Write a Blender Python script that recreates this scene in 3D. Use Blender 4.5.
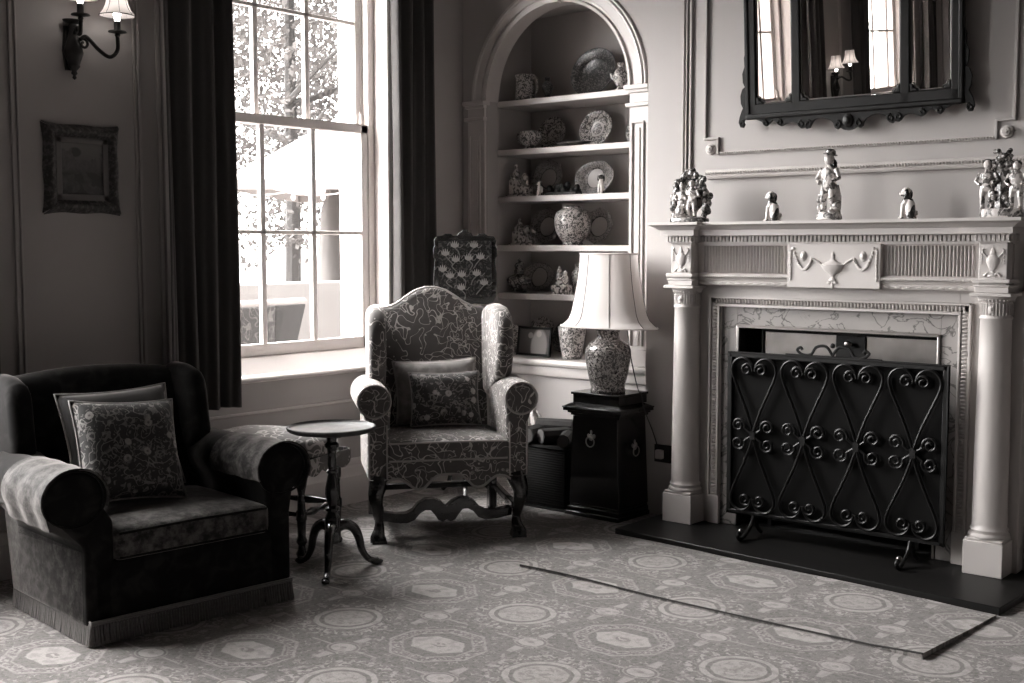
import bpy, bmesh, math, random
from mathutils import Vector, Matrix, noise
PI = math.pi
S, Co = math.sin, math.cos
R = math.radians
random.seed(7)
sc = bpy.context.scene
for o in list(bpy.data.objects):
    bpy.data.objects.remove(o)
col = sc.collection

# ---------------------------------------------------------------- camera, world, lights, exposure
cam_data = bpy.data.cameras.new('camera')
cam_data.sensor_width = 36
cam_data.lens = 1189.4 * 36 / 1024
cam_data.clip_start = 0.05
cam = bpy.data.objects.new('camera', cam_data)
cam.location = (0, 0, 1.35)
cam.rotation_euler = (PI / 2 - 0.0798262, 0, 0.7011457)
col.objects.link(cam)
sc.camera = cam
sc.view_settings.view_transform = 'Standard'
sc.view_settings.look = 'None'
sc.view_settings.gamma = 1
sc.view_settings.use_curve_mapping = False
sc.view_settings.exposure = -0.33
w = bpy.data.worlds.new('overcast_sky')
sc.world = w
w.use_nodes = True
bg = w.node_tree.nodes['Background']
bg.inputs[0].default_value = (1, .985, .972, 1)
wt = w.node_tree                                      # cloudy sky, brightest around the veiled sun
tcw = wt.nodes.new('ShaderNodeTexCoord'); dotn = wt.nodes.new('ShaderNodeVectorMath'); dotn.operation = 'DOT_PRODUCT'
dotn.inputs[1].default_value = Vector((-.72, -.50, .66)).normalized()
mrw = wt.nodes.new('ShaderNodeMapRange'); mrw.interpolation_type = 'SMOOTHSTEP'
for i_, v_ in zip((1, 2, 3, 4), (.50, 1.0, 7.0, 82.0)): mrw.inputs[i_].default_value = v_
wt.links.new(tcw.outputs['Generated'], dotn.inputs[0]); wt.links.new(dotn.outputs['Value'], mrw.inputs[0]); wt.links.new(mrw.outputs[0], bg.inputs[1])
WIN = [(3.13, 4.50), (0.66, 2.03), (-1.85, -0.52), (-4.2, -2.9)]
WZ0, WZ1 = 0.71, 3.12
for y0, y1 in WIN:                                    # light portals in the window openings
    d = bpy.data.lights.new('daylight_portal', 'AREA')
    d.shape = 'RECTANGLE'
    d.size = y1 - y0
    d.size_y = WZ1 - WZ0
    d.cycles.is_portal = True
    o = bpy.data.objects.new('daylight_portal', d)
    o.location = (-5.02, (y0 + y1) / 2, (WZ0 + WZ1) / 2)
    o.rotation_euler = (PI / 2, 0, -PI / 2)
    col.objects.link(o)

# ---------------------------------------------------------------- node expressions
class E:
    nt = None
    def __init__(s, k): s.k = k
    @staticmethod
    def m(op, *a, clamp=False):
        n = E.nt.nodes.new('ShaderNodeMath'); n.operation = op; n.use_clamp = clamp
        for i, x in enumerate(a):
            if isinstance(x, E): E.nt.links.new(x.k, n.inputs[i])
            else: n.inputs[i].default_value = x
        return E(n.outputs[0])
    def __add__(s, o): return E.m('ADD', s, o)
    __radd__ = __add__
    def __sub__(s, o): return E.m('SUBTRACT', s, o)
    def __rsub__(s, o): return E.m('SUBTRACT', o, s)
    def __mul__(s, o): return E.m('MULTIPLY', s, o)
    __rmul__ = __mul__
    def __truediv__(s, o): return E.m('DIVIDE', s, o)
def ab(a): return E.m('ABSOLUTE', a)
def fr(a): return E.m('FRACT', a)
def fl(a): return E.m('FLOOR', a)
def mn(a, b): return E.m('MINIMUM', a, b)
def mx(a, *b):
    for q in b: a = E.m('MAXIMUM', a, q)
    return a
def sq(a): return E.m('SQRT', a)
def lt(a, b): return E.m('LESS_THAN', a, b)
def sin_(a): return E.m('SINE', a)
def at2(a, b): return E.m('ARCTAN2', a, b)
def hyp(a, b): return sq(a * a + b * b)
def ss(a, b, x):                                       # smoothstep, works with a > b
    n = E.nt.nodes.new('ShaderNodeMapRange'); n.interpolation_type = 'SMOOTHSTEP'
    lo, hi, inv = (a, b, False) if a < b else (b, a, True)
    n.inputs[1].default_value = lo; n.inputs[2].default_value = hi
    n.inputs[3].default_value = 1 if inv else 0; n.inputs[4].default_value = 0 if inv else 1
    E.nt.links.new(x.k, n.inputs[0]); return E(n.outputs[0])
def band(x, c, wd): return ss(wd, wd * .4, ab(x - c))
def xyz(scale=None):
    t = E.nt.nodes.new('ShaderNodeTexCoord'); src = t.outputs['Object']
    if scale:
        v = E.nt.nodes.new('ShaderNodeVectorMath'); v.operation = 'MULTIPLY'
        E.nt.links.new(src, v.inputs[0]); v.inputs[1].default_value = scale; src = v.outputs[0]
    return src
def sep(v=None):
    n = E.nt.nodes.new('ShaderNodeSeparateXYZ'); E.nt.links.new(v or xyz(), n.inputs[0])
    return [E(n.outputs[i]) for i in range(3)]
def ns(scale, detail=2, v=None, rough=.5, dist=0):
    n = E.nt.nodes.new('ShaderNodeTexNoise'); n.inputs['Scale'].default_value = scale
    n.inputs['Detail'].default_value = detail; n.inputs['Roughness'].default_value = rough
    n.inputs['Distortion'].default_value = dist
    E.nt.links.new(v or xyz(), n.inputs['Vector']); return E(n.outputs['Fac'])
def vor(scale, v=None, feat='F1', out='Distance', rnd=1):
    n = E.nt.nodes.new('ShaderNodeTexVoronoi'); n.feature = feat; n.inputs['Scale'].default_value = scale
    n.inputs['Randomness'].default_value = rnd
    E.nt.links.new(v or xyz(), n.inputs['Vector']); return E(n.outputs[out])
TW = (1.0, .93, .895)
def tint(v, t=TW): return (v * t[0], v * t[1], v * t[2], 1)
def mat(name, v, rough=.6, metal=0, bump=None, bstr=.3, bdist=.002, sheen=0, coat=0, trans=0, spec=.5, emis=0, t=TW, srough=.35):
    """v: number or a function that builds an expression of the surface's own tone"""
    m = bpy.data.materials.new(name); m.use_nodes = True; E.nt = m.node_tree
    p = m.node_tree.nodes['Principled BSDF']
    p.inputs['Roughness'].default_value = rough; p.inputs['Metallic'].default_value = metal
    p.inputs['Sheen Weight'].default_value = sheen; p.inputs['Sheen Roughness'].default_value = srough
    p.inputs['Sheen Tint'].default_value = tint(1)
    p.inputs['Coat Weight'].default_value = coat; p.inputs['Coat Roughness'].default_value = .12
    p.inputs['Specular IOR Level'].default_value = spec
    if callable(v):
        x = v()
        mul = E.nt.nodes.new('ShaderNodeVectorMath'); mul.operation = 'SCALE'
        mul.inputs[0].default_value = t; E.nt.links.new(x.k, mul.inputs['Scale'])
        E.nt.links.new(mul.outputs[0], p.inputs['Base Color'])
    else:
        p.inputs['Base Color'].default_value = tint(v, t)
    if bump:
        b = E.nt.nodes.new('ShaderNodeBump'); b.inputs['Strength'].default_value = bstr
        b.inputs['Distance'].default_value = bdist
        E.nt.links.new(bump().k, b.inputs['Height']); E.nt.links.new(b.outputs[0], p.inputs['Normal'])
    if emis:
        p.inputs['Emission Color'].default_value = (1, .96, .92, 1); p.inputs['Emission Strength'].default_value = emis
    if trans:
        tr = E.nt.nodes.new('ShaderNodeBsdfTranslucent'); tr.inputs[0].default_value = tint(trans)
        ad = E.nt.nodes.new('ShaderNodeAddShader')
        out = E.nt.nodes['Material Output']
        E.nt.links.new(p.outputs[0], ad.inputs[0]); E.nt.links.new(tr.outputs[0], ad.inputs[1])
        E.nt.links.new(ad.outputs[0], out.inputs[0])
    return m

# ---------------------------------------------------------------- surface patterns
def carpet_tone():
    x, y, z = sep()
    s = .45
    a = (x + 2.29) / s; b = (y - 3.305) / s
    ia = fl(a + .5); ib = fl(b + .5)
    wob = (ns(26, 2) - .5) * .012
    fx = (a - ia) * s + wob; fy = (b - ib) * s + wob
    par = fr(ab(ia + ib) * .5 + .01) * 2                      # 0 octagon, 1 circle
    isc = ss(.4, .6, par)
    r = hyp(fx, fy); ax = ab(fx); ay = ab(fy)
    oc = mx(ax * .93, ay, (ax + ay) * .70)
    hexd = mx(ay * 1.25, ax * .72 + ay * .62)
    grain = ns(210, 2); speck = ns(75, 3); blot = ns(34, 2, dist=1.5)
    # octagon medallion
    O = mx(ss(.088, .080, hexd) * .85, band(oc, .158, .007) * .6, band(oc, .118, .006) * .45,
           ss(.16, .15, oc) * ss(.11, .12, oc) * ss(.45, .62, speck) * .75)
    O = O * (1 - ss(.030, .022, hyp(fx * .8, fy * 1.3)) * ss(.38, .52, blot) * .8)
    # circle medallion
    C = mx(ss(.092, .086, r) * .72, ss(.103, .106, r) * ss(.128, .123, r) * .8)
    C = C * (1 - ss(.08, .07, r) * ss(.50, .60, blot) * .55)
    flo = ss(.125, .14, r) * ss(.212, .18, r) * ss(.50, .58, ns(48, 2, dist=.8)) * .75
    C = mx(C, flo)
    med = O * (1 - isc) + C * isc
    # small medallions midway, with little spires
    gx = (fr(a) - .5) * s; gy = (fr(b) - .5) * s
    e = hyp(gx * 1.0, gy * 1.25)
    sm = mx(ss(.050, .045, e) * .8, band(e, .060, .005) * .5)
    sm = sm * (1 - ss(.014, .010, e) * .6)
    spire = ss(.016, .010, ab(gx) * 1.0 - mx(.11 - ab(gy), 0) * .15) * ss(.125, .115, ab(gy)) * ss(.055, .065, ab(gy)) * .7
    lines = ss(.006, .003, ab(gy + .0)) * ss(.05, .06, ab(gx)) * ss(.17, .15, ab(gx)) * .6
    ax2 = ab(ab(fx) - .225); 
    scat = ss(.56, .64, ns(40, 3, dist=1.2)) * .55 * ss(.15, .18, oc)
    lit = mx(med, sm, spire, lines, scat)
    bg_ = .150 + ns(3.5, 3) * .08 - ss(.50, .62, ns(60, 2)) * .05
    lit = lit * (.55 + .45 * ss(.35, .55, ns(30, 3)))
    tone = bg_ * .80 * (1 - lit) + lit * .36
    return tone * (.62 + grain * .75)
def scroll_tone(dark, light, sc_=8.5, th=.018):
    def f():
        v = xyz()
        a = ab(ns(sc_, 0, v, dist=1.1) - .5); b = ab(ns(sc_ * 1.25 + 1.7, 0, v, dist=.5) - .47)
        l1 = ss(th, th * .55, a) ; l2 = ss(th * .9, th * .5, b) * ss(.42, .5, ns(5, 0, v))
        d = vor(sc_ * 2.6, v); fl_ = ss(.20, .14, d) * ss(.56, .6, ns(9, 0, v))
        ring = band(d, .30, .05) * ss(.60, .64, ns(7.3, 0, v))
        lit = mx(l1, l2, fl_, ring)
        return (dark + ns(30, 3, v) * dark * .5) * (1 - lit) + lit * light * (.75 + .5 * ns(220, 1, v))
    return f
def flower_tone(dark, light, sc_=14):
    def f():
        v = xyz()
        d = vor(sc_, v, rnd=.8)
        petals = ss(.36, .30, d + .08 * ns(sc_ * 7, 0, v)) * ss(.40, .55, ns(sc_ * .45, 0, v))
        eye = ss(.13, .10, d)
        vine = ss(.02, .01, ab(ns(sc_ * .8, 0, v, dist=1.2) - .5))
        leaf = ss(.56, .60, ns(sc_ * 2.2, 2, v, dist=1.5)) * .45
        lit = mx(petals * (1 - eye * .7), vine * .6, leaf)
        return dark * (1 - lit) + lit * light * (.6 + .6 * ns(sc_ * 9, 1, v))
    return f
def china_tone(kind):
    """transfer patterns for dishes: local origin at the dish's middle, axis along y"""
    def f():
        x, y, z = sep(); v = xyz(); r = hyp(x, z)
        n1 = ns(110, 2, v, dist=1.0); n2 = ns(62, 2, v, dist=1.5)
        if kind == 'dark':
            return .018 + ss(.52, .6, n2) * .10 + ss(.6, .66, n1) * .12
        if kind == 'floral':
            return .50 - ss(.47, .53, n2) * .40 - ss(.56, .6, n1) * .2 * ss(.3, .5, n2)
        if kind == 'rim':
            rim = ss(.052, .058, r)
            return .50 - rim * .17 - rim * ss(.50, .56, n1) * .2 - band(r, .057, .004) * .2
        if kind == 'small':
            rim = ss(.04, .045, r)
            return .5 - rim * ss(.46, .52, n2) * .42 - ss(.035, .03, r) * ss(.42, .5, n1) * .38
        return .42 - ss(.48, .55, n2) * .34
    return f
M = {}
def mk():
    M['wall'] = mat('painted_plaster_wall', lambda: .37 + (ns(1.3, 3) - .5) * .05, .65, bump=lambda: ns(60, 3), bstr=.06)
    M['nichewall'] = mat('niche_paint', .40, .7)
    M['white'] = mat('white_gloss_paint', lambda: .52 + (ns(5, 3) - .5) * .06, .38)
    M['winwhite'] = mat('window_gloss_paint', .80, .3)
    M['mantel'] = mat('mantel_paint', lambda: .46 + (ns(6, 4) - .5) * .07, .42)
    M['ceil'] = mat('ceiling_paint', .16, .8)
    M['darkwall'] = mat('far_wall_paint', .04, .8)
    M['carpet'] = mat('medallion_carpet', carpet_tone, .95, bump=lambda: ns(300, 2), bstr=.35, bdist=.003, sheen=.15)
    M['rugedge'] = mat('rug_binding', .03, .9)
    M['slate'] = mat('black_slate', lambda: .005 + ns(30, 4) * .008, .42, spec=.2, bump=lambda: ns(14, 4), bstr=.12)
    M['velvet'] = mat('dark_velvet', lambda: .006 + ss(.42, .72, ns(16, 4, dist=.6)) * .010, .9, sheen=.16, spec=.1, bump=lambda: ns(40, 3), bstr=.2, srough=.3)
    M['velvetlit'] = mat('lit_velvet', lambda: .014 + ss(.36, .70, ns(24, 5, rough=.7)) * .075, .8, sheen=.28, spec=.15, bump=lambda: ns(90, 3), bstr=.3, srough=.35)  # paler, patchy copy of the dark velvet, standing in for light on it
    M['fringe'] = mat('fringe_yarn', lambda: .09 + ns(120, 1) * .06, .8, sheen=.4)
    M['damask'] = mat('scroll_damask', scroll_tone(.075, .46, 15, .024), .8, sheen=.35, spec=.2, bump=lambda: ns(130, 2), bstr=.25, srough=.4)
    M['welt'] = mat('pale_welt', .34, .8, sheen=.3)
    M['cushplain'] = mat('plain_cushion_velvet', lambda: .17 + ss(.4, .7, ns(22, 3)) * .10, .75, sheen=.5)
    M['cushdark'] = mat('dark_cushion_back', .016, .8, sheen=.3)
    M['tapestry'] = mat('tapestry_weave', flower_tone(.035, .42, 17), .85, bump=lambda: ns(300, 1), bstr=.3)
    M['floralcush'] = mat('floral_print', flower_tone(.020, .27, 19), .8, bump=lambda: ns(260, 1), bstr=.2)
    M['embroid'] = mat('embroidered_ground', lambda: .010 + ss(.52, .58, ns(45, 2, dist=1.5)) * .03, .8, spec=.15)
    M['petal'] = mat('embroidered_petal', .17, .8)
    M['stem'] = mat('embroidered_stem', .07, .8)
    M['mahog'] = mat('dark_mahogany', lambda: .012 + ss(.4, .7, ns(9, 4, xyz((1, 1, 6)))) * .014, .22, coat=.5)
    M['mahogtop'] = mat('polished_table_top', lambda: .020 + ss(.4, .7, ns(7, 4, xyz((8, 1, 1)))) * .02, .48, spec=.35)
    M['black'] = mat('black_lacquer', .006, .25, coat=.3)
    M['iron'] = mat('wrought_iron', .005, .45, spec=.25)
    M['mesh'] = mat('spark_mesh', lambda: .003 + .003 * ss(.3, .7, sin_(sep()[0] * 900) * .5 + .5), .8, spec=.1)
    M['brass'] = mat('aged_brass', .30, .3, metal=1)
    M['bronze'] = mat('dark_bronze', lambda: .018 + ns(40, 2) * .02, .35, metal=.5)
    M['steel'] = mat('polished_steel', lambda: .14 + ns(6, 3) * .28, .32, metal=1)
    M['soot'] = mat('sooty_firebrick', .004, .9)
    M['marble'] = mat('veined_marble', lambda: .22 + ns(5, 4) * .12 - ss(.035, .0, ab(ns(7, 5, dist=1.8) - .5)) * .20, .3)
    M['curtain'] = mat('heavy_curtain', lambda: .058 + ns(50, 2) * .012, .85, sheen=.2)
    M['lining'] = mat('curtain_lining', .35, .9)
    M['shade'] = mat('silk_lampshade', .40, .8, trans=.22)
    M['shadeseam'] = mat('lampshade_trim', .14, .8)
    M['sshade'] = mat('candle_shade_silk', .45, .8, trans=.35)
    M['lampchina'] = mat('lamp_vase_glaze', lambda: .36 - ss(.44, .52, ns(48, 2, dist=2.2)) * .26 - ss(.55, .6, ns(80, 1)) * .08, .2, coat=.5)
    M['bulb'] = mat('glowing_bulb', .8, emis=14)
    M['giltdark'] = mat('dull_gilt', lambda: .045 + ss(.45, .65, ns(60, 3)) * .07, .45, metal=.4, bump=lambda: ns(90, 3), bstr=.8, bdist=.004)
    M['giltslip'] = mat('gilt_slip', .13, .5, metal=.3)
    def painting():
        x, y, z = sep()
        sky = .05 + ss(-.03, .10, z) * .07 + ns(30, 3) * .02
        fig = ss(.47, .53, ns(26, 3) + ss(.02, -.10, y) * .10 - ss(.02, .10, z) * .12)
        head = ss(.032, .02, hyp(y + .03, (z - .07) * 1.3))
        land = ss(-.005, -.02, z)
        return sky * (1 - land * .5) * (1 - mx(fig, head) * .7) + fig * ns(60, 2) * .09
    M['painting'] = mat('oil_painting', painting, .5)
    M['mirror'] = mat('mirror_glass', .86, .0, metal=1, t=(1, .97, .95))
    M['mirrorframe'] = mat('black_mirror_frame', .008, .45, spec=.22)
    for k in ('dark', 'floral', 'rim', 'small', 'mid'):
        M['china_' + k] = mat('china_' + k, china_tone(k), .32, coat=.12)
    M['figure'] = mat('glazed_figure', lambda: .62 - ss(.50, .58, ns(38, 2, dist=1)) * .45 - ss(.55, .62, ns(90, 1)) * .12, .2, coat=.5)
    M['figdark'] = mat('dark_glazed_figure', lambda: .30 - ss(.44, .52, ns(50, 2, dist=1)) * .25, .2, coat=.5)
    M['dogwhite'] = mat('glazed_white', lambda: .68 - ss(.53, .545, ns(24, 0)) * .65, .18, coat=.6)
    M['dogear'] = mat('glazed_black', .015, .2, coat=.5)
    M['cottage'] = mat('cottage_china', lambda: .50 - ss(.5, .58, ns(55, 2)) * .35, .25)
    M['photo'] = mat('photograph', lambda: .10 + ss(.065, .05, hyp(sep()[0] - .035, (sep()[2] - .055) * .6)) * .30 + ss(.02, .014, hyp(sep()[0] + .03, sep()[2] - .115)) * .2 + ss(.022, .015, hyp(sep()[0] - .03, sep()[2] - .125)) * .2, .25)
    M['wicker'] = mat('dark_wicker', lambda: .005 + ss(.2, .8, sin_(sep()[2] * 500) * .5 + .5) * .006, .7, spec=.08, bump=lambda: sin_(sep()[2] * 500), bstr=.5)
    M['wwicker'] = mat('white_wicker', .55, .6)
    M['bark'] = mat('log_bark', lambda: .010 + ns(30, 4) * .03, .9, bump=lambda: ns(50, 3), bstr=.8)
    M['logend'] = mat('log_end', .09, .9)
    M['paper'] = mat('newsprint', lambda: .55 - ss(.5, .56, ns(90, 1, xyz((1, 1, 5)))) * .2, .8)
    M['cord'] = mat('flex_cord', .02, .6)
    M['leaf'] = mat('leaves', lambda: .035 + ns(3, 2) * .07, .8, trans=.01, spec=.1)
    M['trunk'] = mat('tree_bark', .035, .9)
    M['canvas'] = mat('white_canvas', .85, .8)
    M['render'] = mat('pale_render', .16, .9)
    M['paving'] = mat('pale_paving', lambda: .26 + ns(2, 3) * .1, .9)
    M['outchair'] = mat('garden_seat_fabric', scroll_tone(.012, .055, 9, .03), .9)
    M['outplain'] = mat('garden_seat_side', .012, .9)
    M['seattop'] = mat('stool_needlework', scroll_tone(.09, .40, 11, .04), .8, sheen=.3)
    g = bpy.data.materials.new('window_glass'); g.use_nodes = True; nt = g.node_tree
    nt.nodes.remove(nt.nodes['Principled BSDF'])
    tr = nt.nodes.new('ShaderNodeBsdfTransparent'); gl = nt.nodes.new('ShaderNodeBsdfGlossy'); gl.inputs['Roughness'].default_value = .01
    lw = nt.nodes.new('ShaderNodeLayerWeight'); pw_ = nt.nodes.new('ShaderNodeMath'); pw_.operation = 'POWER'; pw_.inputs[1].default_value = 5
    nt.links.new(lw.outputs['Facing'], pw_.inputs[0]); fz = nt.nodes.new('ShaderNodeMath'); fz.operation = 'MULTIPLY_ADD'; fz.inputs[1].default_value = .6; fz.inputs[2].default_value = .03
    nt.links.new(pw_.outputs[0], fz.inputs[0]); mixn = nt.nodes.new('ShaderNodeMixShader')
    tr.inputs[0].default_value = (.97, .97, .97, 1)
    nt.links.new(fz.outputs[0], mixn.inputs[0]); nt.links.new(tr.outputs[0], mixn.inputs[1]); nt.links.new(gl.outputs[0], mixn.inputs[2])
    nt.links.new(mixn.outputs[0], nt.nodes['Material Output'].inputs[0]); M['glass'] = g
mk()

# ---------------------------------------------------------------- mesh builder
class MB:
    def __init__(s): s.v = []; s.f = []; s.T = Matrix()
    def at(s, x=0, y=0, z=0, rz=0, rx=0, ry=0):
        s.T = Matrix.Translation((x, y, z)) @ Matrix.Rotation(rz, 4, 'Z') @ Matrix.Rotation(ry, 4, 'Y') @ Matrix.Rotation(rx, 4, 'X'); return s
    def add(s, vs, fs):
        n = len(s.v); s.v += [s.T @ Vector(p) for p in vs]; s.f += [tuple(i + n for i in f) for f in fs]; return s
    def box(s, x0, x1, y0, y1, z0, z1, tx=0, ty=0):
        """box; tx, ty shrink the top on each side"""
        vs = [(x0, y0, z0), (x1, y0, z0), (x1, y1, z0), (x0, y1, z0), (x0 + tx, y0 + ty, z1), (x1 - tx, y0 + ty, z1), (x1 - tx, y1 - ty, z1), (x0 + tx, y1 - ty, z1)]
        return s.add(vs, [(0, 3, 2, 1), (4, 5, 6, 7), (0, 1, 5, 4), (1, 2, 6, 5), (2, 3, 7, 6), (3, 0, 4, 7)])
    def prism(s, pts, a, b, ax='y'):
        f = {'y': lambda p, t: (p[0], t, p[1]), 'x': lambda p, t: (t, p[0], p[1]), 'z': lambda p, t: (p[0], p[1], t)}[ax]
        n = len(pts); vs = [f(p, a) for p in pts] + [f(p, b) for p in pts]
        fs = [tuple(range(n)), tuple(range(2 * n - 1, n - 1, -1))]
        fs += [(i, i + n, (i + 1) % n + n, (i + 1) % n) for i in range(n)]
        return s.add(vs, fs)
    def grid(s, fn, nu, nv, cu=False, cv=False):
        U = nu if cu else nu + 1; V = nv if cv else nv + 1
        vs = [fn(i / nu, j / nv) for i in range(U) for j in range(V)]
        fs = []
        for i in range(nu):
            for j in range(nv):
                a, b = i, (i + 1) % U; c, d = j, (j + 1) % V
                fs.append((a * V + c, b * V + c, b * V + d, a * V + d))
        return s.add(vs, fs)
    def lathe(s, prof, n=24, c=(0, 0, 0), sx=1, sy=1, wob=None, cap=True):
        vs = []; fs = []; m = len(prof)
        for r, z in prof:
            for i in range(n):
                a = 2 * PI * i / n; q = r * (wob(a, z) if wob else 1)
                vs.append((c[0] + q * Co(a) * sx, c[1] + q * S(a) * sy, c[2] + z))
        for j in range(m - 1):
            for i in range(n):
                k = (i + 1) % n; fs.append((j * n + i, j * n + k, j * n + n + k, j * n + n + i))
        if cap: fs.append(tuple(range(n - 1, -1, -1))); fs.append(tuple((m - 1) * n + i for i in range(n)))
        return s.add(vs, fs)
    def ell(s, c, rx, ry=None, rz=None, n=14):
        ry = rx if ry is None else ry; rz = rx if rz is None else rz
        m = max(4, n // 2); vs = [(c[0], c[1], c[2] - rz)]; fs = []
        for j in range(1, m):
            t = PI * j / m - PI / 2
            for i in range(n):
                a = 2 * PI * i / n; vs.append((c[0] + rx * Co(t) * Co(a), c[1] + ry * Co(t) * S(a), c[2] + rz * S(t)))
        vs.append((c[0], c[1], c[2] + rz)); L = len(vs) - 1
        for i in range(n): k = (i + 1) % n; fs.append((0, 1 + k, 1 + i)); fs.append((L, L - n + i, L - n + k))
        for j in range(m - 2):
            for i in range(n):
                k = (i + 1) % n; b = 1 + j * n; fs.append((b + i, b + k, b + n + k, b + n + i))
        return s.add(vs, fs)
    def tube(s, pts, r, n=8, closed=False, flat=1):
        pts = [Vector(p) for p in pts]; m = len(pts); vs = []; fs = []; up = None
        for i, p in enumerate(pts):
            if closed: t = pts[(i + 1) % m] - pts[i - 1]
            else: t = pts[min(i + 1, m - 1)] - pts[max(i - 1, 0)]
            t = t.normalized() if t.length > 1e-9 else Vector((0, 0, 1))
            if up is None: up = t.orthogonal().normalized() if abs(t.y) > .9 else Vector((0, 1, 0))
            up = (up - t * up.dot(t)); up = up.normalized() if up.length > 1e-6 else t.orthogonal().normalized()
            sd = t.cross(up); rr = r[i] if isinstance(r, (list, tuple)) else r
            for k in range(n):
                a = 2 * PI * k / n; vs.append(p + up * (Co(a) * rr * flat) + sd * (S(a) * rr))
        for i in range(m if closed else m - 1):
            for k in range(n):
                q = (k + 1) % n; j = (i + 1) % m; fs.append((i * n + k, i * n + q, j * n + q, j * n + k))
        if not closed: fs.append(tuple(range(n - 1, -1, -1))); fs.append(tuple((m - 1) * n + k for k in range(n)))
        return s.add(vs, fs)
    def build(s, name, m, parent=None, bevel=0, seg=2, sub=0, angle=38, remesh=0, solid=0, loc=None):
        me = bpy.data.meshes.new(name); me.from_pydata([tuple(v) for v in s.v], [], s.f)
        bm = bmesh.new(); bm.from_mesh(me); bmesh.ops.remove_doubles(bm, verts=bm.verts, dist=1e-5)
        bmesh.ops.recalc_face_normals(bm, faces=bm.faces); ca = R(angle)
        for e in bm.edges:
            e.smooth = len(e.link_faces) == 2 and e.calc_face_angle(0) <= ca
        for f in bm.faces: f.smooth = True
        bm.to_mesh(me); bm.free()
        me.materials.append(M[m] if isinstance(m, str) else m)
        o = bpy.data.objects.new(name, me); col.objects.link(o)
        if loc: o.location = loc
        if parent: o.parent = parent
        if solid:
            q = o.modifiers.new('solid', 'SOLIDIFY'); q.thickness = solid; q.offset = 0
        if remesh:
            q = o.modifiers.new('remesh', 'REMESH'); q.mode = 'VOXEL'; q.voxel_size = remesh; q.use_smooth_shade = True
        if bevel:
            q = o.modifiers.new('bevel', 'BEVEL'); q.width = bevel; q.segments = seg; q.limit_method = 'ANGLE'; q.angle_limit = R(32)
            q.harden_normals = False
            for e in me.polygons: e.use_smooth = True
            if seg > 2 or bevel > .006:
                for e in me.edges: e.use_edge_sharp = False
        if sub:
            q = o.modifiers.new('sub', 'SUBSURF'); q.levels = sub; q.render_levels = sub
        return o
def tag(o, label, cat, group=None):
    o['label'] = label; o['category'] = cat
    if group: o['group'] = group
    return o
def thing(name, label, cat, loc=(0, 0, 0), rz=0, group=None, rx=0):
    o = bpy.data.objects.new(name, None); o.empty_display_size = .1; col.objects.link(o)
    o.location = loc; o.rotation_euler = (rx, 0, rz); return tag(o, label, cat, group)
def struct(o):
    o['kind'] = 'structure'; return o
def arc(cx, cz, r, a0, a1, n=10, ry=None):
    return [(cx + r * Co(R(a0 + (a1 - a0) * i / n)), cz + (ry or r) * S(R(a0 + (a1 - a0) * i / n))) for i in range(n + 1)]
def spiral(cx, cz, r0, r1, a0, turns, n=26, y=0):
    """curl in the xz plane shrinking from r0 to r1"""
    return [(cx + (r0 + (r1 - r0) * i / n) * Co(R(a0) + 2 * PI * turns * i / n), y, cz + (r0 + (r1 - r0) * i / n) * S(R(a0) + 2 * PI * turns * i / n)) for i in range(n + 1)]
def smooth_path(ctrl, n=8):
    """Catmull-Rom through control points"""
    P = [Vector(c) for c in ctrl]; P = [P[0] * 2 - P[1]] + P + [P[-1] * 2 - P[-2]]; out = []
    for i in range(1, len(P) - 2):
        for k in range(n):
            t = k / n
            out.append(.5 * ((2 * P[i]) + (-P[i - 1] + P[i + 1]) * t + (2 * P[i - 1] - 5 * P[i] + 4 * P[i + 1] - P[i + 2]) * t * t + (-P[i - 1] + 3 * P[i] - 3 * P[i + 1] + P[i + 2]) * t ** 3))
    out.append(P[-2]); return out

# ================================================================ THE ROOM
XW, YA, YB, CH = -4.66, 5.085, 5.0, 3.42          # window wall, alcove wall, chimney-breast face, ceiling height
XR, YR = 2.6, -4.6
BX = -3.338                                        # left edge of the chimney breast
struct(MB().box(-4.66, XR, YR, 5.2, -.06, 0).build('floor', 'carpet'))
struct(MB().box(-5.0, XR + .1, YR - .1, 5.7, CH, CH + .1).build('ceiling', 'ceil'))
m = MB()
ys = [YR - .1] + [q for wn in sorted(WIN) for q in wn] + [5.7]
for i in range(0, len(ys), 2): m.box(-4.98, XW, ys[i], ys[i + 1], -.05, CH)
for y0, y1 in WIN:
    m.box(-4.98, XW, y0, y1, -.05, WZ0); m.box(-4.98, XW, y0, y1, WZ1, CH)
struct(m.build('wall_left', 'wall'))
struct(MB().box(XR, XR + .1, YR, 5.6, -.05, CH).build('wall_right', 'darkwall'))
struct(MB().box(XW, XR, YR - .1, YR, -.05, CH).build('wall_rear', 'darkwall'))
# alcove wall with an arched opening
OL, OR_, SPR = -4.478, -3.507, 2.163
oc, orad = (OL + OR_) / 2, (OR_ - OL) / 2
m = MB()
m.box(XW - .02, OL, YA, 5.18, -.05, CH); m.box(OR_, BX + .02, YA, 5.18, -.05, CH); m.box(OL, OR_, YA, 5.18, -.05, .70)
pts = arc(oc, SPR, orad, 180, 0, 36)
for a, b in zip(pts[:-1], pts[1:]):
    m.prism([a, (a[0], CH), (b[0], CH), b], YA, 5.18)
struct(m.build('wall_back', 'wall'))
m = MB()                                           # inside of the niche
m.box(OL - .04, OL - .002, 5.18, 5.52, .68, 2.70); m.box(OR_ + .002, OR_ + .04, 5.18, 5.52, .68, 2.70)
m.box(OL - .04, OR_ + .04, 5.48, 5.54, .66, 2.72); m.box(OL - .04, OR_ + .04, 5.18, 5.5, .64, .699); m.box(OL - .04, OR_ + .04, 5.18, 5.5, 2.67, 2.72)
struct(m.build('wall_niche', 'nichewall'))
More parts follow.
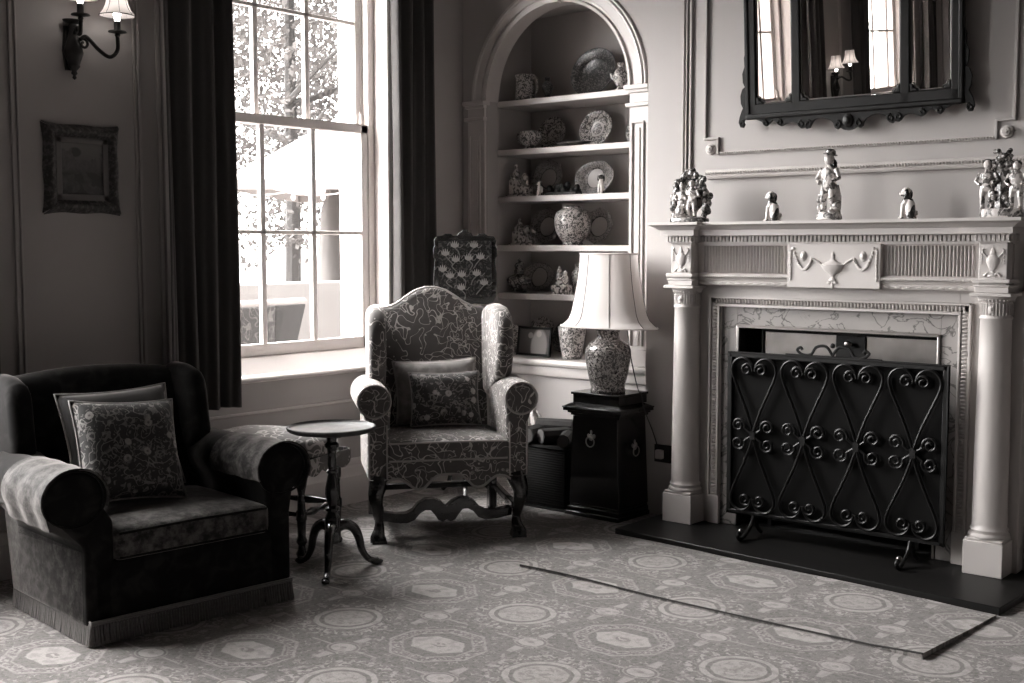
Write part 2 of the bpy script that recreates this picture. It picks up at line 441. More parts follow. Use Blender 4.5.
# chimney breast: front wall with a firebox opening
m = MB(); FX0, FX1, FZ = -2.83, -1.78, 1.03
m.box(BX, FX0, YB, 5.16, -.05, CH); m.box(FX1, XR, YB, 5.16, -.05, CH); m.box(FX0, FX1, YB, 5.16, FZ, CH)
struct(m.build('wall_chimney', 'wall'))

# trims on the alcove wall
m = MB()
nose = [(0, 0), (.02, 0)]
def sweep_arch(m, prof, y0):
    """prof: (radius offset, forward) pairs swept round the arch"""
    def fn(u, v):
        a = R(180 - 180 * u); k = v * (len(prof) - 1); i = min(int(k), len(prof) - 2); t = k - i
        ro = prof[i][0] * (1 - t) + prof[i + 1][0] * t; fo = prof[i][1] * (1 - t) + prof[i + 1][1] * t
        return (oc + (orad + ro) * Co(a), y0 - fo, SPR + (orad + ro) * S(a))
    m.grid(fn, 48, (len(prof) - 1) * 1)
sweep_arch(m, [(-.004, -.097), (-.004, .012), (.012, .018), (.018, .004), (.03, .004), (.034, .012), (.075, .012), (.08, .02), (.088, .022), (.096, .014), (.104, .014), (.11, .0)], YA)
struct(m.build('trim_1', 'white'))
for i, (x0, x1) in enumerate([(-4.618, OL), (OR_, -3.375)]):
    m = MB()
    m.box(x0 + .012, x1 - .002, YA - .018, YA, .735, 2.13)
    m.box(x0 + .028, x0 + .036, YA - .028, YA - .018, .84, 1.98); m.box(x1 - .036, x1 - .028, YA - .028, YA - .018, .84, 1.98)
    m.box(x0 + .028, x1 - .028, YA - .028, YA - .018, 1.972, 1.98); m.box(x0 + .052, x1 - .052, YA - .024, YA - .018, .84, 1.95)
    m.box(x0 - .006, x1 + .002, YA - .032, YA, 2.055, 2.075); m.box(x0, x1, YA - .03, YA, 2.125, 2.142)
    m.box(x0 - .012, x1 + .006, YA - .042, YA + .02, 2.142, 2.165); m.box(x0 + .004, x1, YA - .026, YA, .735, .82)
    struct(m.build('trim_%d' % (i + 2), 'white', bevel=.003))
m = MB().prism([(oc - .05, SPR + orad - .012), (oc + .05, SPR + orad - .012), (oc + .066, SPR + orad + .15), (oc - .066, SPR + orad + .15)], YA - .045, YA)
m.box(oc - .08, oc + .08, YA - .055, YA, SPR + orad + .15, SPR + orad + .17)
struct(m.build('trim_4', 'white', bevel=.004))
# niche shelves, the lowest one running out as a ledge
SH = [2.168, 1.895, 1.632, 1.356, 1.085]
for z in SH:
    o = MB().box(OL, OR_, 5.175, 5.48, z - .034, z).build('alcove_shelf', 'white', bevel=.004)
    nm = {2.168: 'topmost white shelf in the arched alcove, under the big dark plate', 1.895: 'second white alcove shelf from the top, under two patterned plates',
          1.632: 'third white alcove shelf from the top, carrying the oval platter and small dog', 1.356: 'fourth white alcove shelf, under the round floral jar',
          1.085: 'white alcove shelf directly above the framed photograph'}[z]
    tag(o, nm, 'shelf', 'white shelves in the arched alcove')
m = MB().prism([(5.04, .70), (5.477, .70), (5.477, .735), (5.04, .735), (5.032, .7175)], -4.63, BX + .001, 'x')
tag(m.build('alcove_ledge', 'white', bevel=.004), 'lowest deep white ledge of the alcove, under the framed photograph', 'shelf', 'white shelves in the arched alcove')
struct(MB().box(-4.60, -3.36, YA - .02, YA, .64, .70).build('trim_5', 'white', bevel=.008))
# baseboards
bb = [(0, 0), (.034, 0), (.034, .145), (.026, .155), (.022, .19), (.010, .20), (.010, .222), (0, .235)]
struct(MB().prism([(XW + a, b) for a, b in bb], YR, YA, 'y').build('baseboard_left', 'white'))
struct(MB().prism([(YA - a, b) for a, b in bb], XW + .03, BX, 'x').build('baseboard_back', 'white'))
struct(MB().prism([(YB - a, b) for a, b in bb], -1.42, XR, 'x').build('baseboard_chimney', 'white'))
# window-wall mouldings: upright beads, dado line
n_ = 6
def vbead(y, w_=.012, z0=.56, z1=3.2, d=.012):
    global n_
    o = struct(MB().box(XW - .004, XW + d, y - w_ / 2, y + w_ / 2, z0, z1).build('trim_%d' % n_, 'wall', bevel=.003)); n_ += 1; return o
for k, (y0, y1) in enumerate(WIN):
    for s in (-1, 1):
        e = y0 if s < 0 else y1
        if e > 4: continue
        vbead(e + s * .022, .028, .24, 3.3, .020); vbead(e + s * .052, .018, .24, 3.3, .012)
for a, b in ((2.40, 2.98), (-.22, .40), (-2.65, -2.05)):
    vbead(a, .014, .30); vbead(b, .014, .30); vbead(a + .022, .008, .32, 3.16); vbead(b - .022, .008, .32, 3.16)
    struct(MB().box(XW - .004, XW + .014, a, b, 3.19, 3.21).build('trim_%d' % n_, 'wall')); n_ += 1
for y0, y1 in WIN:
    struct(MB().box(XW - .004, XW + .010, y0 - .03, y1 + .03, .535, .55).build('trim_%d' % n_, 'white', bevel=.004)); n_ += 1
struct(MB().box(XW - .004, XW + .008, 4.53, YA, .36, .37).build('trim_%d' % n_, 'white')); n_ += 1
# chimney-breast mouldings
def strip(x0, x1, z0, z1, d=.012, y=YB, mt='wall', bev=.003):
    global n_
    struct(MB().box(x0, x1, y - d, y + .004, z0, z1).build('trim_%d' % n_, mt, bevel=bev)); n_ += 1
strip(-3.134, -3.124, 1.46, 3.3); strip(-3.112, -3.104, 1.46, 3.3, .016); strip(-3.094, -3.082, 1.46, 3.3)
for sx in (-1, 1):                                  # big panel with notched corners
    X = -2.29 + sx * .708; Xi = -2.29 + sx * .645
    strip(min(X, X + sx * .014), max(X, X + sx * .014), 1.862, 3.3, .014)
    a, b = sorted((X + sx * .014, Xi)); strip(a, b, 1.855, 1.867, .014)
    a, b = sorted((Xi - .005, Xi + .007)); strip(a, b, 1.785, 1.867, .014)
    m = MB()
    for r, q in ((.026, .012), (.019, .02), (.008, .026)):
        m.at(-2.29 + sx * .686, YB, 1.812, rx=PI / 2); m.lathe([(r, 0), (r, q * .7), (r * .8, q)], 20)
    struct(m.build('trim_%d' % n_, 'mantel')); n_ += 1
m = MB().box(-2.935, -1.645, YB - .010, YB + .004, 1.783, 1.797)
for i in range(105): m.ell((-2.93 + i * .01225, YB - .011, 1.790), .0048, .006, .0062, 6)
struct(m.build('trim_%d' % n_, 'mantel')); n_ += 1
m = MB().prism([(YB + .004, 1.672), (YB - .022, 1.672), (YB - .026, 1.682), (YB - .016, 1.690), (YB - .010, 1.712), (YB + .004, 1.716)], -3.00, -1.40, 'x')
for i in range(118): m.ell((-2.994 + i * .0134, YB - .018, 1.696), .0048, .006, .007, 6)
struct(m.build('trim_%d' % n_, 'mantel')); n_ += 1

# ---------------------------------------------------------------- windows
def window(k, y0, y1):
    r = bpy.data.objects.new('window_%d' % k, None); col.objects.link(r); r.location = (XW, (y0 + y1) / 2, WZ0); struct(r)
    hw = (y1 - y0) / 2; H = WZ1 - WZ0
    m = MB()                                       # box frame + reveal lining, local x = world x - XW
    for s in (-1, 1):
        a, b = sorted((s * (hw - .06), s * hw)); m.box(-.21, -.10, a, b, .02, H)
        a, b = sorted((s * (hw - .016), s * hw)); m.box(-.10, .004, a, b, .0, H)
        a, b = sorted((s * (hw - .035), s * hw)); m.box(-.135, -.10, a, b, .02, H)
        a, b = sorted((s * (hw - .075), s * (hw - .055))); m.box(-.150, -.142, a, b, .02, H)
    m.box(-.21, -.10, -hw, hw, H - .06, H)
    m.build('window_frame', 'winwhite', r, bevel=.003)
    m = MB()                                       # brick reveal outside
    for s in (-1, 1):
        a, b = sorted((s * (hw - .075), s * (hw - .06))); m.box(-.318, -.21, a, b, -.02, H)
    m.build('outer_reveal', 'winwhite', r)
    MB().prism([(-.32, -.02), (.004, -.02), (.004, .012), (-.025, .016), (-.085, .090), (-.155, .10), (-.32, .04)], -hw, hw, 'y').build('window_board', 'winwhite', r)
    MB().prism([(-.02, -.012), (.045, -.012), (.056, -.002), (.056, .006), (.045, .016), (-.02, .016)], -hw - .02, hw + .02, 'y').build('window_sill', 'winwhite', r, bevel=.003)
    e = hw - .06; yr = [0] + [e - .045 - .328 * i for i in (3, 2, 1)]
    def sash(nm, xc, z0, z1, zm, b0, b1):
        m = MB(); t = .018
        for s in (-1, 1):
            a, b = sorted((s * (e - .045), s * e)); m.box(xc - t, xc + t, a, b, z0, z1)
        m.box(xc - t, xc + t, -e, e, z0, z0 + b0); m.box(xc - t, xc + t, -e, e, z1 - b1, z1)
        for y in yr[1:4]: m.box(xc - .014, xc + .014, y - .015, y + .015, z0 + .01, z1 - .01)
        m.box(xc - .014, xc + .014, -e + .01, e - .01, zm - .010, zm + .010)
        o = m.build(nm, 'winwhite', r, bevel=.004)
        MB().box(xc - .002, xc + .002, -e + .02, e - .02, z0 + .02, z1 - .02).build('pane', 'glass', o)
        return o
    zm = 1.985 - WZ0
    lo = sash('lower_sash', -.125, .095, zm + .012, 1.421 - WZ0, .06, .045)
    up = sash('upper_sash', -.166, zm - .028, H - .05, 2.535 - WZ0, .04, .05)
    m = MB()
    for s in (-1, 1): m.at(-.150, s * (e - .012), zm + .02).prism([(-.02, -.02), (.02, -.02), (.018, .045), (.004, .07), (-.012, .05)], -.014, .014, 'y')
    m.build('sash_horn', 'winwhite', lo, bevel=.004)
    MB().at(-.115, -.30, zm + .012).box(-.012, .012, -.02, .02, 0, .010).at(-.115, -.30, zm + .02).ell((0, .01, 0), .007, .02, .006, 8).build('sash_fastener', 'brass', lo)
    return r
for k, (y0, y1) in enumerate(WIN): window(k + 1, y0, y1)

# ---------------------------------------------------------------- curtains
def curtain(y0, y1, label, seed, zb=.60):
    rnd = random.Random(seed); ph = rnd.random() * 6; nf = 3.4
    o = MB().grid(lambda u, v: (XW + .075 + .030 * S(nf * 2 * PI * u + ph + .3 * S(v * 3)) + .020 + .010 * S(9.7 * 2 * PI * u + ph * 2) * (.3 + .7 * (1 - v)),
                               y0 + (y1 - y0) * u + .006 * S(7 * u + 5 * v), zb + (3.12 - zb) * v), 90, 14).build('curtain', 'curtain', solid=.006, angle=80)
    tag(o, label, 'curtain', 'long dark curtains at the windows')
    return o
curtain(3.035, 3.425, 'dark pleated curtain at the left of the sash window, behind the velvet armchair', 1)
curtain(4.445, 4.722, 'dark pleated curtain at the right of the sash window, behind the wing chair', 2)
for i, (y0, y1) in enumerate(WIN[1:]):
    nm = ['nearest the framed painting', 'between the two wall lights', 'farthest from the fireplace'][i]
    curtain(*((y0 - .34, y0 - .09) if i < 2 else (y0 - .3, y0 + .55)), 'dark curtain on the far side of the window ' + nm, 5 + i)
    curtain(*((y1 - .06, y1 + .22) if i < 2 else (y0 + .72, y1 + .25)), 'dark curtain on the fireplace side of the window ' + nm, 15 + i)
for i, (y0, y1) in enumerate(WIN):
    nm = ['over the window beside the alcove', 'over the first window reflected in the mirror', 'over the second window reflected in the mirror', 'over the window farthest from the fireplace'][i]
    o = MB().box(XW + .135, XW + .17, y0 - .30 if i else 3.02, y1 + .27 if i else 4.78, 2.86, 3.16)
    for k in range(7):
        yy = y0 - .2 + k * (y1 - y0 + .4) / 6
        if i or 3.1 < yy < 4.7: o.prism([(yy - .12, 2.87), (yy + .12, 2.87), (yy + .06, 2.79), (yy, 2.77), (yy - .06, 2.79)], XW + .150, XW + .168, 'x')
    tag(o.build('pelmet', 'curtain', bevel=.008), 'dark fabric pelmet ' + nm, 'pelmet')

# ================================================================ FIREPLACE
HZ = .03
o = MB().prism([(-3.18, 4.515), (-1.385, 4.412), (-1.36, 5.0), (-3.18, 5.0)], 0, HZ, 'z').build('hearth_slab', 'slate', bevel=.004)
tag(o, 'low black slate hearth slab in front of the fireplace', 'hearth')
fp = thing('fireplace_surround', 'white painted neoclassical fireplace surround with columns, fluted frieze and veined marble slips', 'fireplace', (-2.30, 5.0, HZ))
def F(m, name, mt='mantel', par=None, **k):            # build in world coordinates, hang on the fireplace
    m.T = Matrix(); o = m.build(name, mt, **k); o.parent = par or fp
    o.matrix_parent_inverse = Matrix.Translation((2.30, -5.0, -HZ)); return o
def Fs(m, name, par, mt='mantel', **k):
    o = m.build(name, mt, **k); o.parent = par; return o
CL, CR, CY = -3.02, -1.583, 4.874
BY = 4.918                                             # face of the backing board
BL, BRT = -2.915, -1.69
m = MB()
m.box(-3.12, BL + .055, BY, 4.999, HZ, 1.17); m.box(BRT - .055, -1.485, BY, 4.999, HZ, 1.17); m.box(BL + .055, BRT - .055, BY, 4.999, 1.078, 1.17)
m.box(BL, BL + .058, BY - .012, BY + .01, HZ, .165); m.box(BRT - .058, BRT, BY - .012, BY + .01, HZ, .165)
F(m, 'backing_board', bevel=.003)
# carved moulding round the marble
m = MB()
def frame_bars(m, x0, x1, z0, z1, w_, ya, yb):
    m.box(x0, x0 + w_, ya, yb, z0, z1); m.box(x1 - w_, x1, ya, yb, z0, z1); m.box(x0, x1, ya, yb, z1 - w_, z1)
frame_bars(m, BL, BRT, .165, 1.118, .010, BY - .020, BY + .01)
frame_bars(m, BL + .008, BRT - .008, .165, 1.112, .038, BY - .008, BY + .01)
frame_bars(m, BL + .044, BRT - .044, .165, 1.078, .009, BY - .016, BY + .012)
fo = F(m, 'carved_border', bevel=.0015)
m = MB()
nz = 58
for i in range(nz):
    z = .18 + i * .0158
    for x in (BL + .027, BRT - .027): m.ell((x, BY - .010, z), .013, .008, .0058, 7)
for i in range(75): m.ell((BL + .035 + i * .01565, BY - .010, 1.094), .0058, .008, .013, 7)
Fs(m, 'leaf_carving', fo)
m = MB()                                               # marble slips
MX0, MX1, MZ = -2.782, -1.823, .985
m.box(BL + .05, MX0, 4.932, 4.99, HZ, 1.07); m.box(MX1, BRT - .05, 4.932, 4.99, HZ, 1.07); m.box(MX0, MX1, 4.932, 4.99, MZ, 1.07)
F(m, 'marble_slip', 'marble', bevel=.002)
# frieze with flutes
m = MB().box(-3.08, -1.52, 4.875, 4.999, 1.17, 1.372)
fz = F(m, 'frieze', bevel=.002)
m = MB()
for a, b, n in ((-2.935, -2.505, 28), (-2.040, -1.672, 24)):
    p = (b - a) / n
    m = MB()
    for i in range(n):
        x = a + p * (i + .5)
        m.prism([(x - p * .30, 4.877), (x - p * .22, 4.868), (x, 4.864), (x + p * .22, 4.868), (x + p * .30, 4.877)], 1.228, 1.352, 'z')
    Fs(m, 'fluting', fz)
for a, b in ((-2.955, -2.487), (-2.057, -1.645)):      # architrave mouldings under the flutes
    m = MB()
    m.prism([(4.88, 1.170), (4.866, 1.170), (4.862, 1.186), (4.868, 1.190), (4.862, 1.202), (4.850, 1.207), (4.850, 1.214), (4.862, 1.222), (4.88, 1.224)], a, b, 'x')
    n = int((b - a) / .011)
    for i in range(n): m.ell((a + .006 + i * .011, 4.850, 1.2105), .0042, .004, .004, 6)
    n = int((b - a) / .046)
    for i in range(n): m.ell((a + .025 + i * .046, 4.8625, 1.178), .015, .004, .0045, 8)
    Fs(m, 'frieze_moulding', fz)
# tablet with urn and swags
tb = F(MB().box(-2.487, -2.057, 4.848, 4.88, 1.168, 1.362), 'tablet', bevel=.003)
def swag(m, x0, z0, x1, z1, sag, y, r=.0052, n=13):
    for i in range(n + 1):
        t = i / n; m.ell((x0 + (x1 - x0) * t, y, z0 + (z1 - z0) * t - sag * 4 * t * (1 - t)), r * (1 + .5 * (1 - abs(2 * t - 1))), r * .8, r * 1.1, 7)
m = MB(); cx, cz, y = -2.272, 1.275, 4.845
m.at(cx, y, cz - .055).lathe([(.012, -.022), (.020, -.018), (.012, -.010), (.007, .0), (.016, .010), (.040, .026), (.052, .042), (.055, .050), (.048, .054), (.030, .060), (.012, .070), (.006, .082), (.009, .088), (.006, .098), (.001, .106)], 20, sy=.35)
m.T = Matrix()
for s in (-1, 1):
    m.tube(smooth_path([(cx + s * .045, y, cz - .008), (cx + s * .075, y, cz + .012), (cx + s * .098, y - .002, cz + .022), (cx + s * .10, y, cz + .008)], 5), .0045, 6)
m.ell((cx, y, cz - .092), .006, .004, .022, 8); m.ell((cx - .014, y, cz - .082), .012, .004, .006, 8); m.ell((cx + .014, y, cz - .082), .012, .004, .006, 8)
Fs(m, 'urn_relief', tb)
for s in (-1, 1):
    m = MB()
    swag(m, cx + s * .098, cz + .02, cx + s * .186, cz + .066, .066, y, .0062, 15)
    for i in range(13): m.ell((cx + s * .199, y, cz + .056 - i * .0105), .0042 + .002 * (i % 2), .004, .0052, 7)
    swag(m, cx + s * .186, cz + .066, cx + s * .198, cz + .056, -.004, y, .004, 3)
    m.ell((cx + s * .138, y + .001, cz + .032), .015, .004, .023, 14); m.ell((cx + s * .138, y - .003, cz + .032), .008, .004, .013, 10)
    Fs(m, 'swag_relief', tb)
# columns, plinths, capitals, urn blocks
for cx, nm in ((CL, 'l'), (CR, 'r')):
    m = MB().box(cx - .079, cx + .079, 4.797, 4.93, HZ, .168).box(cx - .074, cx + .074, 4.802, 4.93, .168, .180)
    pl = F(m, 'plinth', bevel=.003)
    m = MB(); m.lathe([(.078, .180), (.080, .186), (.078, .194), (.070, .198), (.071, .206), (.0745, .212), (.071, .218), (.0675, .222), (.0675, .235),
                       (.0665, .45), (.0645, .70), (.061, .95), (.0595, 1.058), (.064, 1.062), (.064, 1.068), (.0595, 1.072), (.0595, 1.128), (.063, 1.132), (.070, 1.142), (.074, 1.148), (.074, 1.152)], 40, (cx, CY, 0))
    co = F(m, 'column', angle=50)
    m = MB()
    for i in range(30):
        a = 2 * PI * i / 30; m.ell((cx + .0655 * Co(a), CY + .0655 * S(a), 1.136), .005, .005, .007, 6)
        m.box(cx + .061 * Co(a) - .002, cx + .061 * Co(a) + .002, CY + .061 * S(a) - .002, CY + .061 * S(a) + .002, 1.078, 1.124)
    m.ell((cx, CY - .060, 1.10), .015, .006, .017, 14).ell((cx, CY - .066, 1.10), .006, .004, .007, 8)
    Fs(m, 'necking_ornament', co)
    m = MB().box(cx - .082, cx + .082, 4.790, 4.93, 1.152, 1.166)
    m.box(cx - .066, cx + .066, 4.806, 4.93, 1.166, 1.196); m.box(cx - .070, cx + .070, 4.802, 4.93, 1.190, 1.198)
    m.box(cx - .072, cx + .072, 4.796, 4.93, 1.205, 1.222); m.box(cx - .055, cx + .055, 4.814, 4.93, 1.19, 1.372)
    bl = F(m, 'urn_block', bevel=.003)
    m = MB(); m.at(cx, 4.812, 1.24)
    m.lathe([(.020, -.008), (.016, .0), (.008, .006), (.006, .014), (.014, .024), (.024, .046), (.025, .062), (.018, .072), (.010, .078), (.013, .084), (.007, .094), (.003, .104), (.0005, .112)], 18, sy=.4); m.T = Matrix()
    for s in (-1, 1):
        m.tube(smooth_path([(cx + s * .020, 4.811, 1.305), (cx + s * .036, 4.811, 1.322), (cx + s * .042, 4.811, 1.335), (cx + s * .036, 4.811, 1.340)], 5), .003, 6)
        for i in range(6): m.ell((cx + s * .043, 4.812, 1.33 - i * .0095), .003, .003, .004, 6)
        m.tube(smooth_path([(cx + s * .006, 4.811, 1.236), (cx + s * .02, 4.811, 1.244), (cx + s * .032, 4.811, 1.232)], 4), .005, 6)
    Fs(m, 'urn_relief', bl)
# cornice: dentils, shelf with break-fronts over the columns
m = MB(); yd = 4.862
m.box(-3.105, -1.50, yd + .004, 4.999, 1.366, 1.400)
for i in range(70): m.box(-2.955 + i * .01895 + .002, -2.955 + i * .01895 + .0145, yd - .010, yd + .006, 1.372, 1.396)
for cx in (CL, CR):
    m.box(cx - .068, cx + .068, 4.800, 4.93, 1.366, 1.400)
    for i in range(8): m.box(cx - .071 + i * .018, cx - .071 + i * .018 + .012, 4.791, 4.802, 1.372, 1.396)
    for i in range(4): m.box(cx + .067, cx + .077, 4.806 + i * .018, 4.818 + i * .018, 1.372, 1.396)
m.box(-3.08, -1.52, 4.853, 4.90, 1.360, 1.367)
F(m, 'dentil_course')
m = MB()
def cornice(x0, x1, yf, yb=4.999):
    # profile: fascia, cyma, top fillet, returned at both ends
    steps = [(1.400, .042), (1.426, .042), (1.427, .036), (1.438, .022), (1.448, .006), (1.449, 0), (1.462, 0)]
    for (za, a), (zb, b) in zip(steps[:-1], steps[1:]):
        m.add([(x0 + a, yf + a, za), (x1 - a, yf + a, za), (x1 - a, yb, za), (x0 + a, yb, za), (x0 + b, yf + b, zb), (x1 - b, yf + b, zb), (x1 - b, yb, zb), (x0 + b, yb, zb)],
              [(0, 1, 5, 4), (1, 2, 6, 5), (3, 0, 4, 7)])
    m.add([(x0 + .042, yf + .042, 1.4), (x1 - .042, yf + .042, 1.4), (x1 - .042, yb, 1.4), (x0 + .042, yb, 1.4)], [(3, 2, 1, 0)])
    m.add([(x0, yf, 1.462), (x1, yf, 1.462), (x1, yb, 1.462), (x0, yb, 1.462)], [(0, 1, 2, 3)])
cornice(-3.146, -2.878, 4.718); cornice(-1.728, -1.452, 4.718); cornice(-3.0, -1.6, 4.762)
F(m, 'mantel_shelf', angle=25)
# firebox and insert
m = MB()
m.box(-2.84, -2.79, 4.99, 5.42, HZ - .02, 1.05); m.box(-1.815, -1.77, 4.99, 5.42, HZ - .02, 1.05); m.box(-2.84, -1.77, 5.38, 5.43, HZ - .02, 1.05)
m.box(-2.84, -1.77, 4.99, 5.43, 1.04, 1.09); m.box(-2.84, -1.77, 5.0, 5.43, -.02, HZ - .001)
struct(m.build('wall_firebox', 'soot'))
ins = thing('grate_hood', 'bright steel hood plates with a round knob inside the fireplace opening', 'fireplace insert', (-2.3, 5.0, HZ))
def G(m, name, mt, par=None, **k):
    o = m.build(name, mt, **k); o.parent = par or ins
    if not par: o.matrix_parent_inverse = Matrix.Translation((2.30, -5.0, -HZ))
    return o
m = MB(); frame_bars(m, MX0 + .001, MX1 - .001, HZ + .001, MZ - .002, .013, 4.925, 4.985)
G(m, 'edge_trim', 'brass', bevel=.003)
hp = G(MB().prism([(-2.69, .64), (-1.85, .64), (-1.85, .952), (-2.69, .952)], 5.03, 5.042), 'hood_plate', 'steel', bevel=.002)
G(MB().box(-2.70, -1.84, 5.018, 5.05, .952, .964).box(-2.70, -2.69, 5.018, 5.05, .62, .96).box(-1.85, -1.84, 5.018, 5.05, .62, .96).box(-2.33, -2.19, 5.022, 5.036, .64, .952), 'hood_frame', 'iron', bevel=.002)
m = MB().at(-2.26, 5.022, .915, rx=PI / 2); m.lathe([(.006, 0), (.006, .015), (.014, .02), (.018, .03), (.012, .042), (.001, .046)], 16)
G(m, 'hood_knob', 'steel')
m = MB()
for i in range(9): m.box(-2.64 + i * .085, -2.628 + i * .085, 5.03, 5.30, .16, .172)
m.box(-2.66, -1.93, 5.03, 5.05, .10, .30); m.box(-2.66, -2.64, 5.03, 5.3, HZ, .17); m.box(-1.95, -1.93, 5.03, 5.3, HZ, .17)
G(m, 'fire_basket', 'iron')

# ---------------------------------------------------------------- fire screen in front of the grate
fs = thing('fire_screen', 'wide black wrought iron fire screen with scrollwork in front of the fireplace', 'fire screen', (-2.237, 4.79, HZ))
SX0, SX1, SZ0, SZ1 = -.502, .502, .098, .838
m = MB()
for a, b in ((SX0, SX0 + .020), (SX1 - .020, SX1)): m.box(a, b, -.010, .010, SZ0, SZ1)
m.box(SX0, SX1, -.010, .010, SZ0, SZ0 + .018); m.box(SX0, SX1, -.010, .010, SZ1 - .022, SZ1)
fr_ = m.build('screen_frame', 'iron', fs, bevel=.004)
MB().box(SX0 + .01, SX1 - .01, .004, .007, SZ0 + .01, SZ1 - .01).build('mesh_panel', 'mesh', fs)
def heart(m, cx, z0, z1, hw, y=-.014, r=.0062):
    """two bars meeting at z0, each rolling into a curl near z1 (below z0 when the heart stands upside down)"""
    d = 1 if z1 > z0 else -1
    for s in (-1, 1):
        cz = abs(z1 - z0) - .052; ox = s * hw * .48
        top = [(ox + s * .052 * Co(R(a)), y, cz + .052 * S(R(a))) for a in range(-10, 190, 14)]
        cc = [(ox - s * .022 + s * p[0], y, cz + p[2]) for p in spiral(0, 0, .030, .008, 180, -1.3, 20)]
        path = [(0, y, 0), (s * hw * .30, y, cz * .36), (s * hw * .80, y, cz * .82)] + top + cc
        m.tube([(cx + p[0], p[1], z0 + d * p[2]) for p in smooth_path(path, 2)], r, 6, flat=1.2)
hz = (SZ0 + SZ1) / 2
pw = .246
for i in range(4):
    cx = -.369 + i * pw
    m = MB(); heart(m, cx, hz + .012, SZ1 - .022, pw * .49); m.build('heart_scroll', 'iron', fs)
    m = MB(); heart(m, cx, hz - .012, SZ0 + .020, pw * .49); m.build('heart_scroll', 'iron', fs)
    m = MB()
    for s in (-1, 1):
        for q in (-1, 1):
            pts_ = spiral(0, 0, .034, .008, 200, -1.5, 24)
            m.tube([(cx + s * (.072 + p[0]), -.017, hz + q * (.040 + p[2])) for p in pts_], .0060, 6)
            m.tube([(cx + s * (.006), -.016, hz + q * .004), (cx + s * .03, -.017, hz + q * .020), (cx + s * .042, -.017, hz + q * .030)], .0055, 6)
    m.box(cx - .013, cx + .013, -.024, -.006, hz - .018, hz + .018)
    m.build('centre_scroll', 'iron', fs)
m = MB()
for s in (-1, 1):
    m.tube(smooth_path([(0, 0, SZ1 + .012), (s * .03, 0, SZ1 + .05), (s * .075, 0, SZ1 + .045), (s * .10, 0, SZ1 + .012), (s * .14, 0, SZ1 + .01), (s * .165, 0, SZ1 + .028), (s * .15, 0, SZ1 + .04), (s * .14, 0, SZ1 + .03)], 6), .0065, 7)
m.tube([(-.22, 0, SZ1 + .004), (.22, 0, SZ1 + .004)], .006, 7); m.ell((0, 0, SZ1 + .055), .012, .01, .012, 8)
m.build('top_handle', 'iron', fs)
for x in (-.365, .365):
    m = MB()
    m.tube(smooth_path([(x, 0, SZ0 + .005), (x, -.02, SZ0 - .035), (x, -.05, SZ0 - .06), (x, -.10, .012), (x, -.13, .012), (x, -.145, .03), (x, -.13, .042)], 6), .009, 8)
    m.tube(smooth_path([(x, 0, SZ0 + .005), (x, .02, SZ0 - .04), (x, .045, SZ0 - .07), (x, .07, .010)], 6), .009, 8)
    ft = m.build('scroll_foot', 'iron', fs)
    MB().ell((x, -.118, .045), .014, n=12).build('brass_ball', 'brass', ft)

# ================================================================ SOFT FURNITURE HELPERS
def cushion_mb(w, h, t, pinch=.07, n=20, corner=.05):
    """pillow in the local xz plane, front towards -y, centred on the origin"""
    m = MB()
    def pt(u, v, sgn):
        x = w / 2 * u * (1 - pinch * (1 - v * v)); z = h / 2 * v * (1 - pinch * (1 - u * u))
        k = max(0, (1 - u ** 4)) ** .55 * max(0, (1 - v ** 4)) ** .55
        return (x, sgn * t / 2 * k + .006 * S(u * 5 + v * 4) * k, z)
    for sg in (-1, 1):
        m.grid(lambda a, b: pt(2 * a - 1, 2 * b - 1, sg), n, n)
    return m
def cushion_rim(w, h, pinch=.07, n=14):
    p = []
    q = [(-1 + 2 * i / n) for i in range(n)]
    for u, v in [(a, -1) for a in q] + [(1, a) for a in q] + [(-a, 1) for a in q] + [(-1, -a) for a in q]:
        p.append((w / 2 * u * (1 - pinch * (1 - v * v)), 0, h / 2 * v * (1 - pinch * (1 - u * u))))
    return p
def cushion(name, label, w, h, t, mt, mback, loc, rz, lean, roll=0, rimmat='welt', group=None):
    o = cushion_mb(w, h, t).build(name, mt, angle=80)
    o.location = loc; o.rotation_euler = (lean, roll, rz)
    tag(o, label, 'cushion', group)
    MB().tube(cushion_rim(w, h), .0042, 6, closed=True).build('piping', rimmat, o, angle=80)
    return o
def rbox(x0, x1, y0, y1, z0, z1, crown=0, n=10, **k):
    """box with a slightly crowned top, for seat cushions"""
    m = MB()
    m.grid(lambda u, v: (x0 + (x1 - x0) * u, y0 + (y1 - y0) * v, z1 + crown * (1 - (2 * u - 1) ** 4) * (1 - (2 * v - 1) ** 4)), n, n)
    m.grid(lambda u, v: (x0 + (x1 - x0) * u, y0 + (y1 - y0) * v, z0), n, n)
    for yy in (y0, y1): m.grid(lambda u, v: (x0 + (x1 - x0) * u, yy, z0 + (z1 - z0) * v), n, 1)
    for xx in (x0, x1): m.grid(lambda u, v: (xx, y0 + (y1 - y0) * u, z0 + (z1 - z0) * v), n, 1)
    return m

# ================================================================ WING CHAIR
wc = thing('wing_chair', 'high-backed wing chair in pale scrolled fabric on carved dark legs, below the alcove', 'armchair', (-3.708, 3.944, 0), R(51.6))
